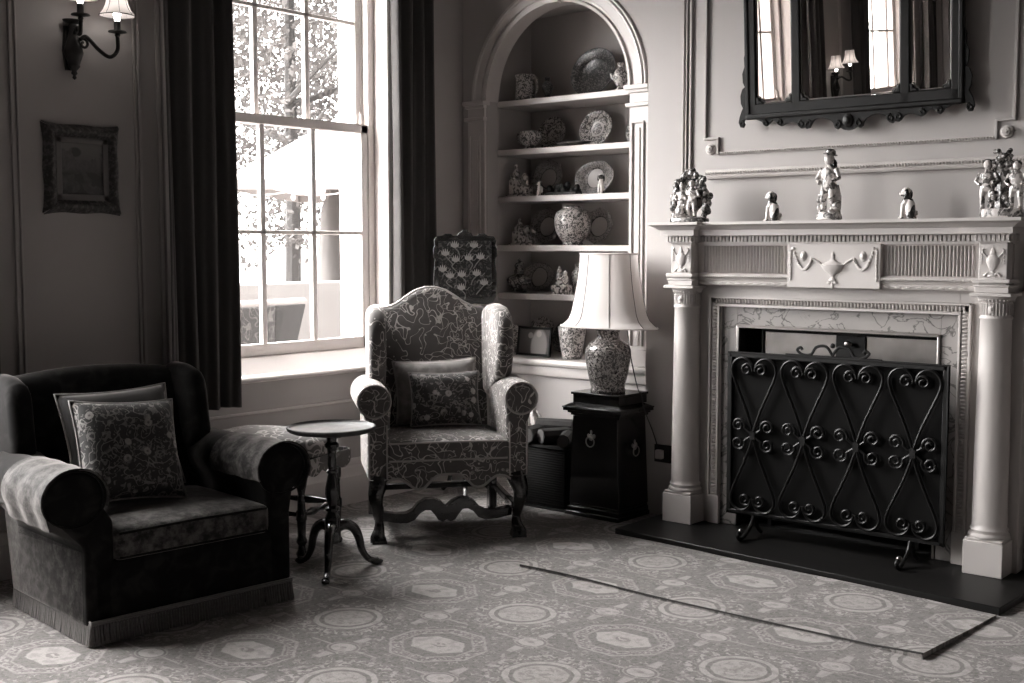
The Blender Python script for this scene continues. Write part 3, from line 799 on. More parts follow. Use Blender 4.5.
# back: hump-topped panel leaning backwards
top = [(-.27, 1.03), (-.235, 1.035), (-.20, 1.042), (-.16, 1.062), (-.12, 1.092), (-.07, 1.122), (-.02, 1.136), (.03, 1.136), (.08, 1.122), (.13, 1.090), (.17, 1.062), (.21, 1.042), (.245, 1.035), (.27, 1.03)]
def lean(p, y, th): return None
m = MB()
def back_pt(x, z, y): return (x, y + (z - .45) * .20, z)
ns_ = 26
def topz(x):
    for (a, za), (b, zb) in zip(top[:-1], top[1:]):
        if a <= x <= b: return za + (zb - za) * (x - a) / (b - a)
    return 1.03
def backsurf(sgn):
    def fn(u, v):
        x = -.27 + .54 * u; z = .30 + (topz(x) - .30) * v
        bulge = .018 * (1 - (2 * u - 1) ** 2) * S(PI * min(1, v * 1.05)) if sgn < 0 else 0
        return back_pt(x, z, (.50 if sgn < 0 else .585) - bulge + (.012 if v > .999 and sgn < 0 else 0))
    return fn
m.grid(backsurf(-1), ns_, 16); m.grid(backsurf(1), ns_, 16)
m.grid(lambda u, v: back_pt(-.27 + .54 * u, topz(-.27 + .54 * u) + .012 * S(PI * v), .512 + .073 * v), ns_, 4)
for x in (-.27, .27): m.grid(lambda u, v: back_pt(x, .30 + .73 * u, .50 + .085 * v), 16, 1)
m.build('backrest', 'damask', wc, angle=70)
m = MB().tube([back_pt(x, topz(x) + .008, .505) for x in [-.27 + .54 * i / 40 for i in range(41)]], .0055, 6); m.build('back_piping', 'welt', wc, angle=80)
for s in (-1, 1):
    # wing: side outline (y, z)
    out = [(.60, .62), (.60, 1.00), (.575, 1.045), (.50, 1.062), (.40, 1.070), (.30, 1.062), (.235, 1.035), (.200, .99), (.185, .93), (.185, .86), (.200, .79), (.225, .735), (.26, .70), (.32, .66), (.45, .60)]
    m = MB(); x0, x1 = sorted((s * .252, s * .334))
    m.prism(out, x0, x1, 'x')
    def flare(p):
        k = max(0, (.45 - p.y)) * .05; return Vector((p.x + s * k, p.y, p.z))
    m.v = [flare(p) for p in m.v]
    m.build('wing', 'damask', wc, bevel=.034, seg=5)
    # arm: scroll roll with its supporting post, and the side panel
    r_ = .080; cx, cz = s * .340, .648
    prof = [(cx + s * r_ * Co(R(a)), cz + r_ * S(R(a))) for a in range(-52, 214, 14)]
    post = [(s * .272, .47), (s * .272, .285), (s * .372, .285), (s * .372, .54)]
    m = MB().prism([(s * abs(x) if False else x, z) for x, z in prof] + post, .004, .46)
    am = m.build('arm', 'damask', wc, bevel=.020, seg=4)
    MB().tube([(cx + s * (r_ - .006) * Co(R(a)), .004, cz + (r_ - .006) * S(R(a))) for a in range(0, 360, 15)], .0055, 6, closed=True).build('scroll_piping', 'welt', am, angle=80)
    MB().prism([(cx + (r_ - .012) * Co(R(a)), cz + (r_ - .012) * S(R(a))) for a in range(0, 360, 18)], -.004, .01).build('scroll_face', 'damask', am, bevel=.004)
    m = MB(); a, b = sorted((s * .292, s * .362)); m.prism([(.03, .27), (.56, .27), (.60, .45), (.60, .66), (.30, .68), (.10, .62), (.03, .56)], a, b, 'x'); m.build('side_panel', 'damask', wc, bevel=.016, seg=3)
    m = MB(); xa, xb = s * .285, s * .365
    m.tube([(xa, 0, .54), (xa, -.002, .29), (xb, -.002, .29), (xb, 0, .54)], .0045, 6); m.build('post_piping', 'welt', wc)
rbox(-.282, .282, .000, .50, .365, .458, .018).build('seat_cushion', 'damask', wc, bevel=.022, seg=4)
MB().tube([(-.275, .004, .452), (-.1, -.003, .456), (.1, -.003, .456), (.275, .004, .452)], .005, 6).tube([(-.275, .004, .372), (.275, .004, .372)], .005, 6).build('seat_piping', 'welt', wc)
# shaped front rail
lowz = [(-.29, .272), (-.262, .288), (-.225, .290), (-.195, .272), (-.165, .248), (-.14, .240), (-.115, .246), (-.09, .270), (-.06, .296), (-.03, .304), (.03, .304), (.06, .296), (.09, .270), (.115, .246), (.14, .240), (.165, .248), (.195, .272), (.225, .290), (.262, .288), (.29, .272)]
MB().prism([(-.29, .37)] + lowz + [(.29, .37)], .006, .05).build('seat_rail', 'damask', wc, bevel=.004)
MB().tube(smooth_path([(x, .003, z) for x, z in lowz], 3), .006, 6).build('rail_piping', 'welt', wc)
MB().box(-.30, .30, .04, .56, .29, .37).build('seat_frame', 'damask', wc, bevel=.01)
for s in (-1, 1):
    m = MB(); x = s * .325
    m.tube(smooth_path([(x - s * .005, .035, .285), (x, .022, .262), (x + s * .012, .008, .215), (x + s * .006, .018, .15), (x - s * .004, .030, .09), (x - s * .002, .022, .05), (x + s * .006, .008, .022), (x + s * .006, .004, .002)], 6),
           [.046 + 0 * i if i < 5 else (.046 - .026 * min(1, (i - 5) / 18) if i < 24 else .020 + .014 * min(1, (i - 24) / 12)) for i in range(43)], 10)
    m.box(x - .032, x + .036, -.028, .05, 0, .028, .006, .006); m.ell((x + s * .01, .006, .215), .030, .026, .032, 10)
    m.box(x - .026, x + .026, .01, .06, .225, .29)
    m.build('front_leg', 'mahog', wc, bevel=.003)
    m = MB(); m.box(x * .94 - .02, x * .94 + .02, .54, .59, .02, .34).prism([(.54, .14), (.59, .14), (.63, 0), (.585, 0)], x * .94 - .02, x * .94 + .02, 'x')
    m.build('back_leg', 'mahog', wc, bevel=.004)
    m = MB().box(x * .96 - .014, x * .96 + .014, .03, .56, .125, .158)
    m.tube([(x * .96, .10, .14), (x * .96, .16, .14), (x * .96, .2, .14)], [.016, .024, .016], 8)
    m.build('side_stretcher', 'mahog', wc, bevel=.004)
m = MB()                                             # carved double-arched stretcher
for s in (-1, 1):
    up_ = [(0, .138), (.025, .160), (.06, .177), (.10, .176), (.135, .156), (.16, .126), (.19, .112), (.24, .112), (.31, .125)]
    dn_ = [(.31, .085), (.24, .070), (.185, .066), (.15, .080), (.125, .110), (.10, .124), (.075, .122), (.055, .098), (.04, .074), (.018, .066), (0, .076)]
    m.prism([(s * x, z) for x, z in up_ + dn_], .078, .130)
    m.tube([(s * (.215 + p[0]), .083, .090 + p[2]) for p in spiral(0, 0, .022, .006, 0, 1.3 * s, 16)], .006, 6)
m.build('carved_stretcher', 'mahog', wc, bevel=.005)
MB().box(-.29, .29, .545, .575, .13, .16).build('rear_stretcher', 'mahog', wc, bevel=.004)
# its cushions
def on_chair(org, ang, x, y, z):
    a = R(ang); return (org[0] + x * Co(a) - y * S(a), org[1] + x * S(a) + y * Co(a), z)
WO = (-3.708, 3.944)
cushion('cushion', 'plain pale piped velvet cushion leaning at the back of the wing chair seat', .415, .315, .12, 'cushplain', None, on_chair(WO, 51.6, .000, .425, .640), R(51.6), R(-15), R(-2))
cushion('cushion', 'small flowered tapestry cushion propped in front of the plain one on the wing chair', .345, .268, .11, 'tapestry', None, on_chair(WO, 51.6, .030, .335, .612), R(51.6), R(-19), R(0))

# ================================================================ VELVET ARMCHAIR
ac = thing('velvet_armchair', 'low dark velvet armchair with rolled arms and a fringed hem, beside the window wall', 'armchair', (-3.56, 2.49, 0), R(84))
AX = -.02
rbox(AX - .385, AX + .385, .012, .64, .06, .285, 0).build('seat_base', 'velvet', ac, bevel=.02, seg=3)
rbox(AX - .305, AX + .305, -.005, .56, .278, .385, .022).build('seat_cushion', 'velvetlit', ac, bevel=.024, seg=4)
MB().tube([(AX - .29, .0, .374), (AX, -.006, .380), (AX + .29, .0, .374)], .005, 6).tube([(AX - .29, 0, .29), (AX + .29, 0, .29)], .005, 6).build('seat_piping', 'velvet', ac)
for s in (-1, 1):
    cx = AX - .034 + s * .404; cz = .512; r_ = .094
    prof = [(cx + s * r_ * 1.13 * Co(R(a)), cz + r_ * S(R(a))) for a in range(-62, 206, 12)]
    post = [(AX + s * .300, .42), (AX + s * .300, .065), (AX + s * .405, .065), (AX + s * .405, .34)]
    m = MB().prism(prof + post, .012, .60)
    am = m.build('arm', 'velvet', ac, bevel=.018, seg=4)
    MB().tube([(cx + (r_ + .001) * 1.13 * Co(R(a)), .010, cz + (r_ + .001) * S(R(a))) for a in range(0, 360, 12)], .0045, 6, closed=True).build('scroll_piping', 'velvet', am)
    # arm cap draped over the roll
    def cap(u, v, s=s, cx=cx, cz=cz):
        a = R(-38 + 238 * v); rr = r_ + .007 + .003 * S(u * 17 + v * 3)
        ex = .03 if v < .03 else 0
        return (cx + s * rr * 1.13 * Co(a), -.004 + .35 * u, cz + rr * S(a) - ex)
    cp = MB().grid(cap, 14, 26).build('arm_cap', 'velvetlit', ac, solid=.005, angle=80)
    m = MB()
    for u in (.22, .30, .36): m.tube([cap(u, k / 24) for k in range(1, 24)], .0022, 5)
    m.build('cap_seams', 'velvet', cp)
    m = MB(); a, b = sorted((AX + s * .34, AX + s * .405)); m.prism([(.03, .065), (.66, .065), (.74, .45), (.74, .60), (.50, .60), (.03, .50)], a, b, 'x'); m.build('side_panel', 'velvetlit' if s < 0 else 'velvet', ac, bevel=.014, seg=3)  # window side takes the paler velvet for the light falling there
    # wing
    out = [(.74, .50), (.78, .80), (.76, .855), (.70, .876), (.62, .872), (.545, .852), (.510, .82), (.495, .75), (.485, .68), (.47, .60), (.52, .52)]
    m = MB(); a, b = sorted((-.070 + s * .305, -.070 + s * .398)); m.prism(out, a, b, 'x')
    m.v = [Vector((p.x + s * max(0, .6 - p.y) * .03, p.y, p.z)) for p in m.v]
    m.build('wing', 'velvet', ac, bevel=.042, seg=5)
m = MB()
bt = lambda x: .828 + .030 * (1 - (x / .36) ** 2)
def ab_pt(x, z, y): return (-.060 + x, y + (z - .35) * .32, z)
m.grid(lambda u, v: ab_pt(-.36 + .72 * u, .28 + (bt(-.36 + .72 * u) - .28) * v, .50 - .03 * S(PI * u) * S(PI * v)), 20, 14)
m.grid(lambda u, v: ab_pt(-.36 + .72 * u, .08 + (bt(-.36 + .72 * u) - .08) * v, .62), 20, 14)
m.grid(lambda u, v: ab_pt(-.36 + .72 * u, bt(-.36 + .72 * u) + .025 * S(PI * v), .50 + .12 * v), 20, 5)
for x in (-.36, .36): m.grid(lambda u, v: ab_pt(x, .28 + (bt(x) - .28) * u, .5 + .12 * v), 14, 1)
m.build('backrest', 'velvet', ac, angle=75)
# bullion fringe round three sides and its braid
m = MB(); rnd = random.Random(3)
x0, x1, yb = AX - .392, AX + .392, .66
def strand(x, y, dx, dy):
    a, b = rnd.uniform(-.003, .003), rnd.uniform(-.001, .004)
    m.tube([(x, y, .078), (x + a * .4 + dx * .003, y + dy * .003, .045), (x + a + dx * (.006 + b), y + dy * (.006 + b), .004 + rnd.uniform(0, .003))], [.0040, .0050, .0056], 5)
for i in range(73): strand(x0 + (x1 - x0) * i / 72, .004, 0, -1)
for i in range(62):
    strand(x0 - .004, .004 + (yb - .004) * i / 61, -1, 0); strand(x1 + .004, .004 + (yb - .004) * i / 61, 1, 0)
fg = m.build('fringe', 'fringe', ac, angle=80); fg['kind'] = 'stuff'
m = MB(); 
for zz in (.078, .086): m.tube([(x0 - .004, yb, zz), (x0 - .004, .0, zz), (x1 + .004, .0, zz), (x1 + .004, yb, zz)], .0045, 6)
m.build('fringe_braid', 'fringe', ac)
for sx in (-1, 1):
    for yy in (.06, .60): MB().box(AX + sx * .33 - .02, AX + sx * .33 + .02, yy - .02, yy + .02, 0, .07).build('foot', 'mahog', ac)
AO = (-3.56, 2.49)
cushion('cushion', 'plain dark piped cushion behind the flowered one on the velvet armchair', .44, .40, .13, 'cushdark', None, on_chair(AO, 84, -.085, .435, .622), R(84), R(-20), R(-1), 'cushplain')
cushion('cushion', 'large square dark floral cushion on the velvet armchair seat', .405, .385, .14, 'floralcush', None, on_chair(AO, 84, -.115, .315, .600), R(84), R(-22), R(4), 'cushplain')

# ================================================================ TRIPOD TABLE
tt = thing('tripod_table', 'small round dark tripod wine table with a turned stem, between the two armchairs', 'side table', (-3.715, 3.243, 0), R(5))
MB().lathe([(.02, .574), (.10, .578), (.168, .588), (.180, .594), (.184, .602), (.183, .609), (.177, .611), (.171, .604), (.165, .600), (.0, .600)], 48, cap=False).build('table_top', 'mahogtop', tt, angle=50)
MB().lathe([(.05, .574), (.05, .566), (.022, .560), (.020, .545), (.030, .535), (.030, .525), (.020, .515), (.017, .49), (.019, .45), (.016, .43), (.024, .424), (.024, .416), (.017, .41), (.022, .385), (.029, .350), (.030, .325), (.022, .29), (.018, .275), (.030, .268), (.031, .258), (.021, .250), (.028, .235), (.034, .22), (.034, .13), (.024, .118), (.004, .112)], 24).build('stem', 'mahog', tt)
for a in (-55, 66, 178):
    m = MB().at(0, 0, 0, rz=R(a))
    m.tube(smooth_path([(.02, 0, .185), (.055, 0, .192), (.095, 0, .170), (.118, 0, .125), (.130, 0, .075), (.155, 0, .035), (.185, 0, .017), (.202, 0, .012)], 6), [.026 - .0125 * min(1, i / 28) if i < 33 else .0135 + .004 * (i - 33) / 9 for i in range(43)], 10)
    m.ell((.205, 0, .012), .024, .017, .011, 12)
    m.build('leg', 'mahog', tt, angle=60)

# ================================================================ STOOL
st = thing('stool', 'stool with pale needlework top and dark turned legs, by the wall beneath the window', 'stool', (-4.27, 3.37, 0), R(17))
m = MB(); hx, hy = .30, .195
def st_out(n=44, k=1.0, e=3.2):
    o = []
    for i in range(n):
        a = 2 * PI * i / n; c, s_ = Co(a), S(a); rr = (abs(c) ** e + abs(s_) ** e) ** (-1 / e); o.append((hx * k * c * rr, hy * k * s_ * rr))
    return o
rings = [(.99, .425), (1.0, .44), (1.0, .47), (.97, .492), (.90, .507), (.75, .518), (.45, .527), (.1, .530)]
vs = []; fs_ = []
for k, z in rings: vs += [(x, y, z) for x, y in st_out(k=k)]
for j in range(len(rings) - 1):
    for i in range(44): q = (i + 1) % 44; fs_.append((j * 44 + i, j * 44 + q, j * 44 + 44 + q, j * 44 + 44 + i))
fs_.append(tuple((len(rings) - 1) * 44 + i for i in range(44)))
m.add(vs, fs_).build('seat_pad', 'seattop', st, angle=70)
MB().prism(st_out(k=1.01), .395, .435, 'z').build('seat_rail', 'mahog', st, bevel=.006)
m = MB()                                            # pelmet-shaped fabric apron with a fringe
def apz(t): return .375 - .022 * abs(S(t * PI * 3)) 
for (ax0, ay0, ax1, ay1) in ((-.285, -.199, .285, -.199), (.304, -.18, .304, .18), (.285, .199, -.285, .199), (-.304, .18, -.304, -.18)):
    m.grid(lambda u, v: (ax0 + (ax1 - ax0) * u, ay0 + (ay1 - ay0) * u, .432 - (.432 - apz(u)) * v), 30, 2)
m.build('fabric_apron', 'seattop', st, solid=.003)
prof = [(.022, 0), (.026, .015), (.018, .03), (.015, .05), (.024, .065), (.024, .075), (.018, .09), (.021, .16), (.024, .165), (.024, .20), (.018, .21), (.015, .28), (.022, .31), (.022, .40)]
for sx in (-1, 1):
    for sy in (-1, 1):
        MB().lathe(prof, 14, (sx * .25, sy * .145, 0)).build('leg', 'mahog', st)
tp = [.010, .010, .015, .019, .015, .011, .015, .019, .015, .010, .010]
for z, (a, b) in ((.185, ((-.25, -.145), (.25, -.145))), (.185, ((-.25, .145), (.25, .145))), (.32, ((-.25, -.145), (.25, -.145))), (.185, ((-.25, -.145), (-.25, .145))), (.185, ((.25, -.145), (.25, .145)))):
    MB().tube([(a[0] + (b[0] - a[0]) * i / 10, a[1] + (b[1] - a[1]) * i / 10, z) for i in range(11)], tp, 10).build('stretcher', 'mahog', st)

# ================================================================ LAMP TABLE AND LAMP
KX0, KX1, KY0, KY1 = -3.600, -3.316, 4.735, 4.985
ct = thing('pedestal_cabinet', 'black lacquered tapering pedestal cabinet with ring handles, standing under the lamp', 'cabinet', ((KX0 + KX1) / 2, (KY0 + KY1) / 2, 0))
hx, hy = (KX1 - KX0) / 2, (KY1 - KY0) / 2
m = MB()
m.box(-hx - .028, hx + .020, -hy - .028, hy + .0, 0, .022); m.box(-hx - .018, hx + .012, -hy - .018, hy, .022, .045); m.box(-hx - .008, hx + .006, -hy - .008, hy, .045, .060)
m.box(-hx - .012, hx + .010, -hy - .010, hy, .060, .505, .018, .006)
m.build('body', 'black', ct, bevel=.003)
m = MB()
for i, (a, z0, z1) in enumerate([(.006, .505, .518), (.018, .518, .530), (.034, .530, .545), (.038, .545, .552)]): m.box(-hx - a, hx + a, -hy - a, hy + a * .2, z0, z1)
m.box(-hx - .034, hx + .034, -hy - .034, hy, .552, .568, .030, .030)
m.box(-hx + .002, hx - .002, -hy + .002, hy - .002, .568, .611); m.box(-hx - .006, hx + .006, -hy - .006, hy, .611, .623)
m.build('stepped_top', 'black', ct, bevel=.002)
def ringpull(x, y, z, rz_, parent):
    m = MB().at(x, y, z, rz=rz_)
    m.ell((0, -.006, 0), .014, .008, .018, 12).ell((-.018, -.003, .006), .008, .003, .012, 8).ell((.018, -.003, .006), .008, .003, .012, 8).ell((0, -.004, .024), .007, .004, .012, 8)
    m.tube([(.025 * Co(R(a)), -.014, -.022 + .025 * S(R(a))) for a in range(0, 360, 20)], .0032, 7, closed=True)
    m.build('ring_handle', 'brass', parent)
ringpull(-.015, -hy - .008, .405, 0, ct); ringpull(hx + .006, 0, .36, PI / 2, ct)
LX, LY = -3.450, 4.83
la = thing('table_lamp', 'table lamp with a blue-and-white style china vase and a wide bell shade, on the black cabinet', 'lamp', (LX, LY, .623))
la['label'] = 'table lamp with patterned china base and wide pale bell shade, on the black cabinet'
MB().lathe([(.082, 0), (.088, .004), (.088, .016), (.084, .022), (.088, .04), (.100, .09), (.111, .15), (.116, .19), (.114, .215), (.102, .238), (.078, .256), (.060, .268), (.055, .285), (.058, .305), (.068, .320), (.066, .326)], 40).build('vase_base', 'lampchina', la, angle=60)
MB().lathe([(.030, .32), (.030, .352), (.010, .356), (.008, .40), (.014, .402), (.014, .44), (.004, .445)], 16).build('lamp_fitting', 'brass', la)
shp = [(.274, .328), (.252, .342), (.230, .362), (.214, .392), (.204, .430), (.190, .490), (.178, .550), (.168, .620), (.162, .690)]
RY = .55
def shadew(a, z): return 1 + .012 * abs(Co(a * 4)) 
sh_ = MB().lathe(shp, 64, (0, 0, 0), 1, RY, shadew, cap=False).build('lamp_shade', 'shade', la, angle=80)
m = MB()
for k in range(8):
    a = PI / 8 + k * PI / 4
    m.tube([((r + .002) * Co(a) * shadew(a, 0), (r + .002) * S(a) * RY * shadew(a, 0), z) for r, z in shp], .0018, 5)
m.build('shade_seams', 'shadeseam', sh_)
m = MB()
for r, z in ((.274, .328), (.162, .690)): m.tube([(r * Co(2 * PI * i / 64) * shadew(2 * PI * i / 64, 0), r * RY * S(2 * PI * i / 64) * shadew(2 * PI * i / 64, 0), z) for i in range(64)], .0045, 6, closed=True)
m.build('shade_rim', 'shade', sh_)
MB().tube(smooth_path([(LX + .10, LY + .02, .95), (LX + .125, LY + .02, .80), (LX + .150, LY + .03, .68), (LX + .160, LY + .04, .634), (LX + .172, LY + .045, .622), (LX + .185, LY + .05, .55), (LX + .17, 4.995 - .012, .42), (LX + .20, 4.985, .34)], 8), .0028, 6).build('flex_cord', 'cord')
tag(bpy.data.objects['flex_cord'], 'thin dark lamp cord hanging from the bell shade down behind the cabinet', 'cord')

# ================================================================ RUG OFFCUT BEFORE THE HEARTH
m = MB(); c = [(-3.156, 3.79), (-1.411, 3.768), (-1.36, 4.42), (-1.75, 4.463), (-2.6, 4.478), (-3.22, 4.482)]
def rz_(x, y): return .010 + .006 * max(0, (x + 1.62)) * 6 * (1 if y < 4.0 else .4)
U_, V_ = 40, 14
def rugpt(u, v, dz=0):
    x0, x1 = -3.156 + (-.044) * v, -1.425 + .035 * v
    x = x0 + (x1 - x0) * u; yf = 3.79 - .022 * u + .010 * S(u * 9); yb = 4.503 - .098 * u - .14 * max(0, u - .85)
    return (x, yf + (yb - yf) * v, (.009 + .010 * max(0, u - .9) * 10 * (1 - v)) * 1 + .0015 * S(u * 14 + v * 5) + dz)
m.grid(lambda u, v: rugpt(u, v), U_, V_)
m.grid(lambda u, v: (rugpt(u, v)[0], rugpt(u, v)[1], .001), U_, V_)
for v in (0, 1): m.grid(lambda a, b: (rugpt(a, v)[0], rugpt(a, v)[1], .001 + (rugpt(a, v)[2] - .001) * b), U_, 1)
for u in (0, 1): m.grid(lambda a, b: (rugpt(u, a)[0], rugpt(u, a)[1], .001 + (rugpt(u, a)[2] - .001) * b), V_, 1)
rug = m.build('hearth_rug', 'carpet', angle=60)
tag(rug, 'loose strip of patterned carpet laid in front of the black hearth', 'rug')
e = MB().tube([rugpt(i / U_, 0) for i in range(U_ + 1)], .0035, 6).build('bound_edge', 'rugedge', rug)

# ================================================================ MIRROR
mr = thing('overmantel_mirror', 'wide black-framed three-panel mirror with a fretted lower edge, hung above the mantelpiece', 'mirror', (-2.262, 4.955, 1.952), rx=.070)
# panel spans in local x
PN = [(-.442, -.262), (-.222, .236), (.276, .450)]
W0, W1, HT = -.478, .486, 1.02
xs = [W0] + [q for p in PN for q in p] + [W1]
m = MB(); gb = .046
for i in range(0, 8, 2): m.box(xs[i], xs[i + 1], -.020, .010, 0, HT)
m.box(W0, W1, -.020, .010, 0, gb); m.box(W0, W1, -.020, .010, HT - .04, HT)
for a, b in PN:                                      # ogee corners at the foot of each glass
    for q, s in ((a, 1), (b, -1)):
        m.prism([(q, gb), (q + s * .034, gb), (q + s * .030, gb + .012), (q + s * .016, gb + .016), (q + s * .012, gb + .030), (q, gb + .036)], -.018, .006)
m.build('mirror_frame', 'mirrorframe', mr, bevel=.004)
m = MB().box(W0 - .014, W1 + .014, -.030, .004, -.020, .004).box(W0 - .016, W0 + .006, -.026, .004, -.01, HT).box(W1 - .006, W1 + .016, -.026, .004, -.01, HT)
m.build('outer_moulding', 'mirrorframe', mr, bevel=.006)
for a, b in PN:
    gp = MB().box(a - .003, b + .003, -.0045, -.002, gb - .003, HT - .04).build('mirror_pane', 'mirror', mr)
    gp.parent = mr
    m = MB(); m.tube([(a + .004, -.008, HT - .04), (a + .004, -.008, gb + .040), (a + .016, -.008, gb + .034), (a + .020, -.008, gb + .020), (a + .034, -.008, gb + .016), (a + .040, -.008, gb + .004), (b - .040, -.008, gb + .004), (b - .034, -.008, gb + .016), (b - .020, -.008, gb + .020), (b - .016, -.008, gb + .034), (b - .004, -.008, gb + .040), (b - .004, -.008, HT - .04)], .0032, 6)
    m.build('gilt_slip', 'giltslip', gp)
m = MB()                                             # pierced fretwork along the foot
half = [(0, -.098), (.022, -.094), (.040, -.082), (.052, -.090), (.064, -.082), (.070, -.064), (.082, -.050), (.110, -.038), (.140, -.034), (.160, -.040), (.172, -.054), (.182, -.074), (.196, -.080), (.206, -.070), (.222, -.076), (.236, -.066), (.246, -.050), (.272, -.044), (.300, -.050), (.322, -.060), (.336, -.052), (.352, -.036), (.366, -.030), (.384, -.046), (.398, -.056), (.410, -.048), (.418, -.034), (.446, -.022), (.470, -.018)]
pl = [(x, z) for x, z in half] + [(.470, .0)]
pts = [(-x + .004, z) for x, z in reversed(pl)][:-1] + [(x + .004, z) for x, z in pl]
m.prism(pts, -.016, -.002)
for s in (-1, 1):
    for cx, cz, r_, t in ((.050, -.068, .016, 1), (.190, -.056, .017, 1), (.222, -.054, .015, -1), (.330, -.040, .013, 1), (.398, -.038, .013, -1)):
        m.tube([(.004 + s * cx + p[0], -.020, cz + p[2]) for p in spiral(0, 0, r_, .004, 90, 1.2 * t * s, 14)], .004, 6)
m.ell((.004, -.020, -.055), .026, .010, .030, 12); m.ell((.004, -.026, -.055), .014, .010, .018, 10)
m.build('fretwork', 'mirrorframe', mr, bevel=.003)
for s in (-1, 1):
    m = MB(); e_ = W1 + .012 if s > 0 else -W0 + .012
    ear = [(0, .30), (.012, .26), (.010, .22), (.022, .19), (.020, .15), (.010, .13), (.024, .12), (.034, .09), (.032, .055), (.022, .035), (.030, .02), (.040, -.005), (.046, -.03), (.036, -.052), (.022, -.054), (.014, -.040), (.022, -.028), (.012, -.015), (0, -.02)]
    m.prism([(s * (e_ + x), z) for x, z in ear], -.014, -.002)
    m.tube([(s * (e_ + .028) + p[0], -.017, -.034 + p[2]) for p in spiral(0, 0, .014, .004, 90, 1.2 * s, 14)], .004, 6)
    m.build('side_ear', 'mirrorframe', mr, bevel=.002)

# ================================================================ FRAMED PAINTING
pf = thing('framed_painting', 'small dark painting in a carved gilt frame below the wall light', 'painting', (XW + .004, 2.696, 1.674))
def swept(name, w_, h_, t, wd, mt, par, amp, x0):
    m = MB()
    def fn(u, v, side):
        a = -1 + 2 * u; c4 = abs(a) ** 6
        off = amp * (.5 + .5 * Co(a * PI * 2)) * .8 + amp * c4 * 1.3
        vv = v; prof = S(PI * min(1, vv * 1.15) * .9) * t
        if side in (0, 2):
            hh = h_ / 2; edge = hh + off - (wd + off) * vv; sx = w_ / 2 + off * .6 - wd * vv
            y = a * sx; z = edge if side == 0 else -edge
        else:
            ww = w_ / 2; edge = ww + off - (wd + off) * vv; sz = h_ / 2 + off * .6 - wd * vv
            z = a * sz; y = edge if side == 1 else -edge
        lump = .004 * noise.noise(Vector((y * 90, z * 90, side))) * (1 - vv)
        return (x0 + prof + lump, y, z)
    for sd in range(4): m.grid(lambda u, v: fn(u, v, sd), 60, 10)
    return m.build(name, mt, par, solid=.003, angle=60)
swept('carved_frame', .338, .362, .032, .055, 'giltdark', pf, .005, .002)
m = MB(); 
m.box(.010, .014, -.118, -.094, -.130, .130).box(.010, .014, .094, .118, -.130, .130).box(.010, .014, -.118, .118, .106, .130).box(.010, .014, -.118, .118, -.130, -.106)
m.build('frame_slip', 'giltslip', pf, bevel=.003)
MB().box(.004, .008, -.12, .12, -.132, .132).build('canvas', 'painting', pf)

# ================================================================ WALL LIGHTS
def sconce(y, label, zc=2.16):
    r = thing('wall_light', label, 'wall light', (XW, y, zc), 0, 'candle wall lights between the windows')
    m = MB(); m.at(.034, 0, 0)
    m.lathe([(.001, -.120), (.010, -.112), (.006, -.102), (.014, -.094), (.010, -.084), (.020, -.072), (.026, -.066), (.024, -.058), (.034, -.030), (.042, -.008), (.036, .016), (.024, .050), (.018, .080), (.022, .098), (.018, .108), (.040, .116), (.044, .124), (.022, .130), (.001, .132)], 18, sx=.8)
    m.T = Matrix(); m.prism([(-.022, -.08), (.022, -.08), (.034, .0), (.024, .10), (-.024, .10), (-.034, .0)], 0, .016, 'x')
    m.build('back_plate', 'bronze', r, angle=60)
    for (ex, ey, ez, c) in ((.155, -.035, .118, [(.05, -.002, .07), (.085, -.012, .085), (.125, -.03, .055), (.155, -.038, .055), (.155, -.035, .105)]),
                            (.115, .155, .080, [(.055, .018, .045), (.06, .045, .058), (.08, .085, .010), (.10, .125, -.018), (.115, .152, .010), (.115, .155, .070)])):
        m = MB().tube(smooth_path(c, 8), .0085, 8)
        if ey > 0: m.tube([(.058, .032 + p[0], .028 + p[2]) for p in spiral(0, 0, .022, .006, 100, -1.0, 16)], .006, 6)
        am = m.build('arm', 'bronze', r)
        MB().lathe([(.006, -.018), (.012, -.006), (.010, .0), (.038, .006), (.036, .011), (.018, .012), (.014, .018), (.014, .050), (.010, .052)], 18, (ex, ey, ez)).build('candle_cup', 'bronze', am)
        MB().lathe([(.010, .052), (.012, .062), (.016, .085), (.012, .108), (.002, .128)], 14, (ex, ey, ez)).build('bulb', 'bulb', am)
        sp = [(.072, .074), (.069, .080), (.056, .097), (.047, .118), (.042, .140), (.039, .165), (.038, .185)]
        sh = MB().lathe(sp, 36, (ex, ey, ez), wob=lambda a, z: 1 + .02 * abs(Co(a * 4)), cap=False).build('candle_shade', 'sshade', r, angle=80)
        m = MB()
        for k in range(8):
            a = PI / 8 + k * PI / 4; m.tube([(ex + (q + .0012) * Co(a), ey + (q + .0012) * S(a), ez + z) for q, z in sp], .0012, 4)
        m.tube([(ex + .072 * Co(R(a)), ey + .072 * S(R(a)), ez + .074) for a in range(0, 360, 15)], .002, 5, closed=True)
        m.build('shade_trim', 'shadeseam', sh)
        d = bpy.data.lights.new('candle_bulb', 'POINT'); d.energy = .45; d.shadow_soft_size = .012; d.color = (1, .96, .92)
        l = bpy.data.objects.new('candle_bulb', d); col.objects.link(l); l.parent = am; l.location = (ex, ey, ez + .115)
    return r
sconce(2.66, 'two-armed bronze wall light with small pleated shades above the framed painting')
sconce(-.02, 'two-armed wall light farther along the window wall, seen in the mirror', 2.04)

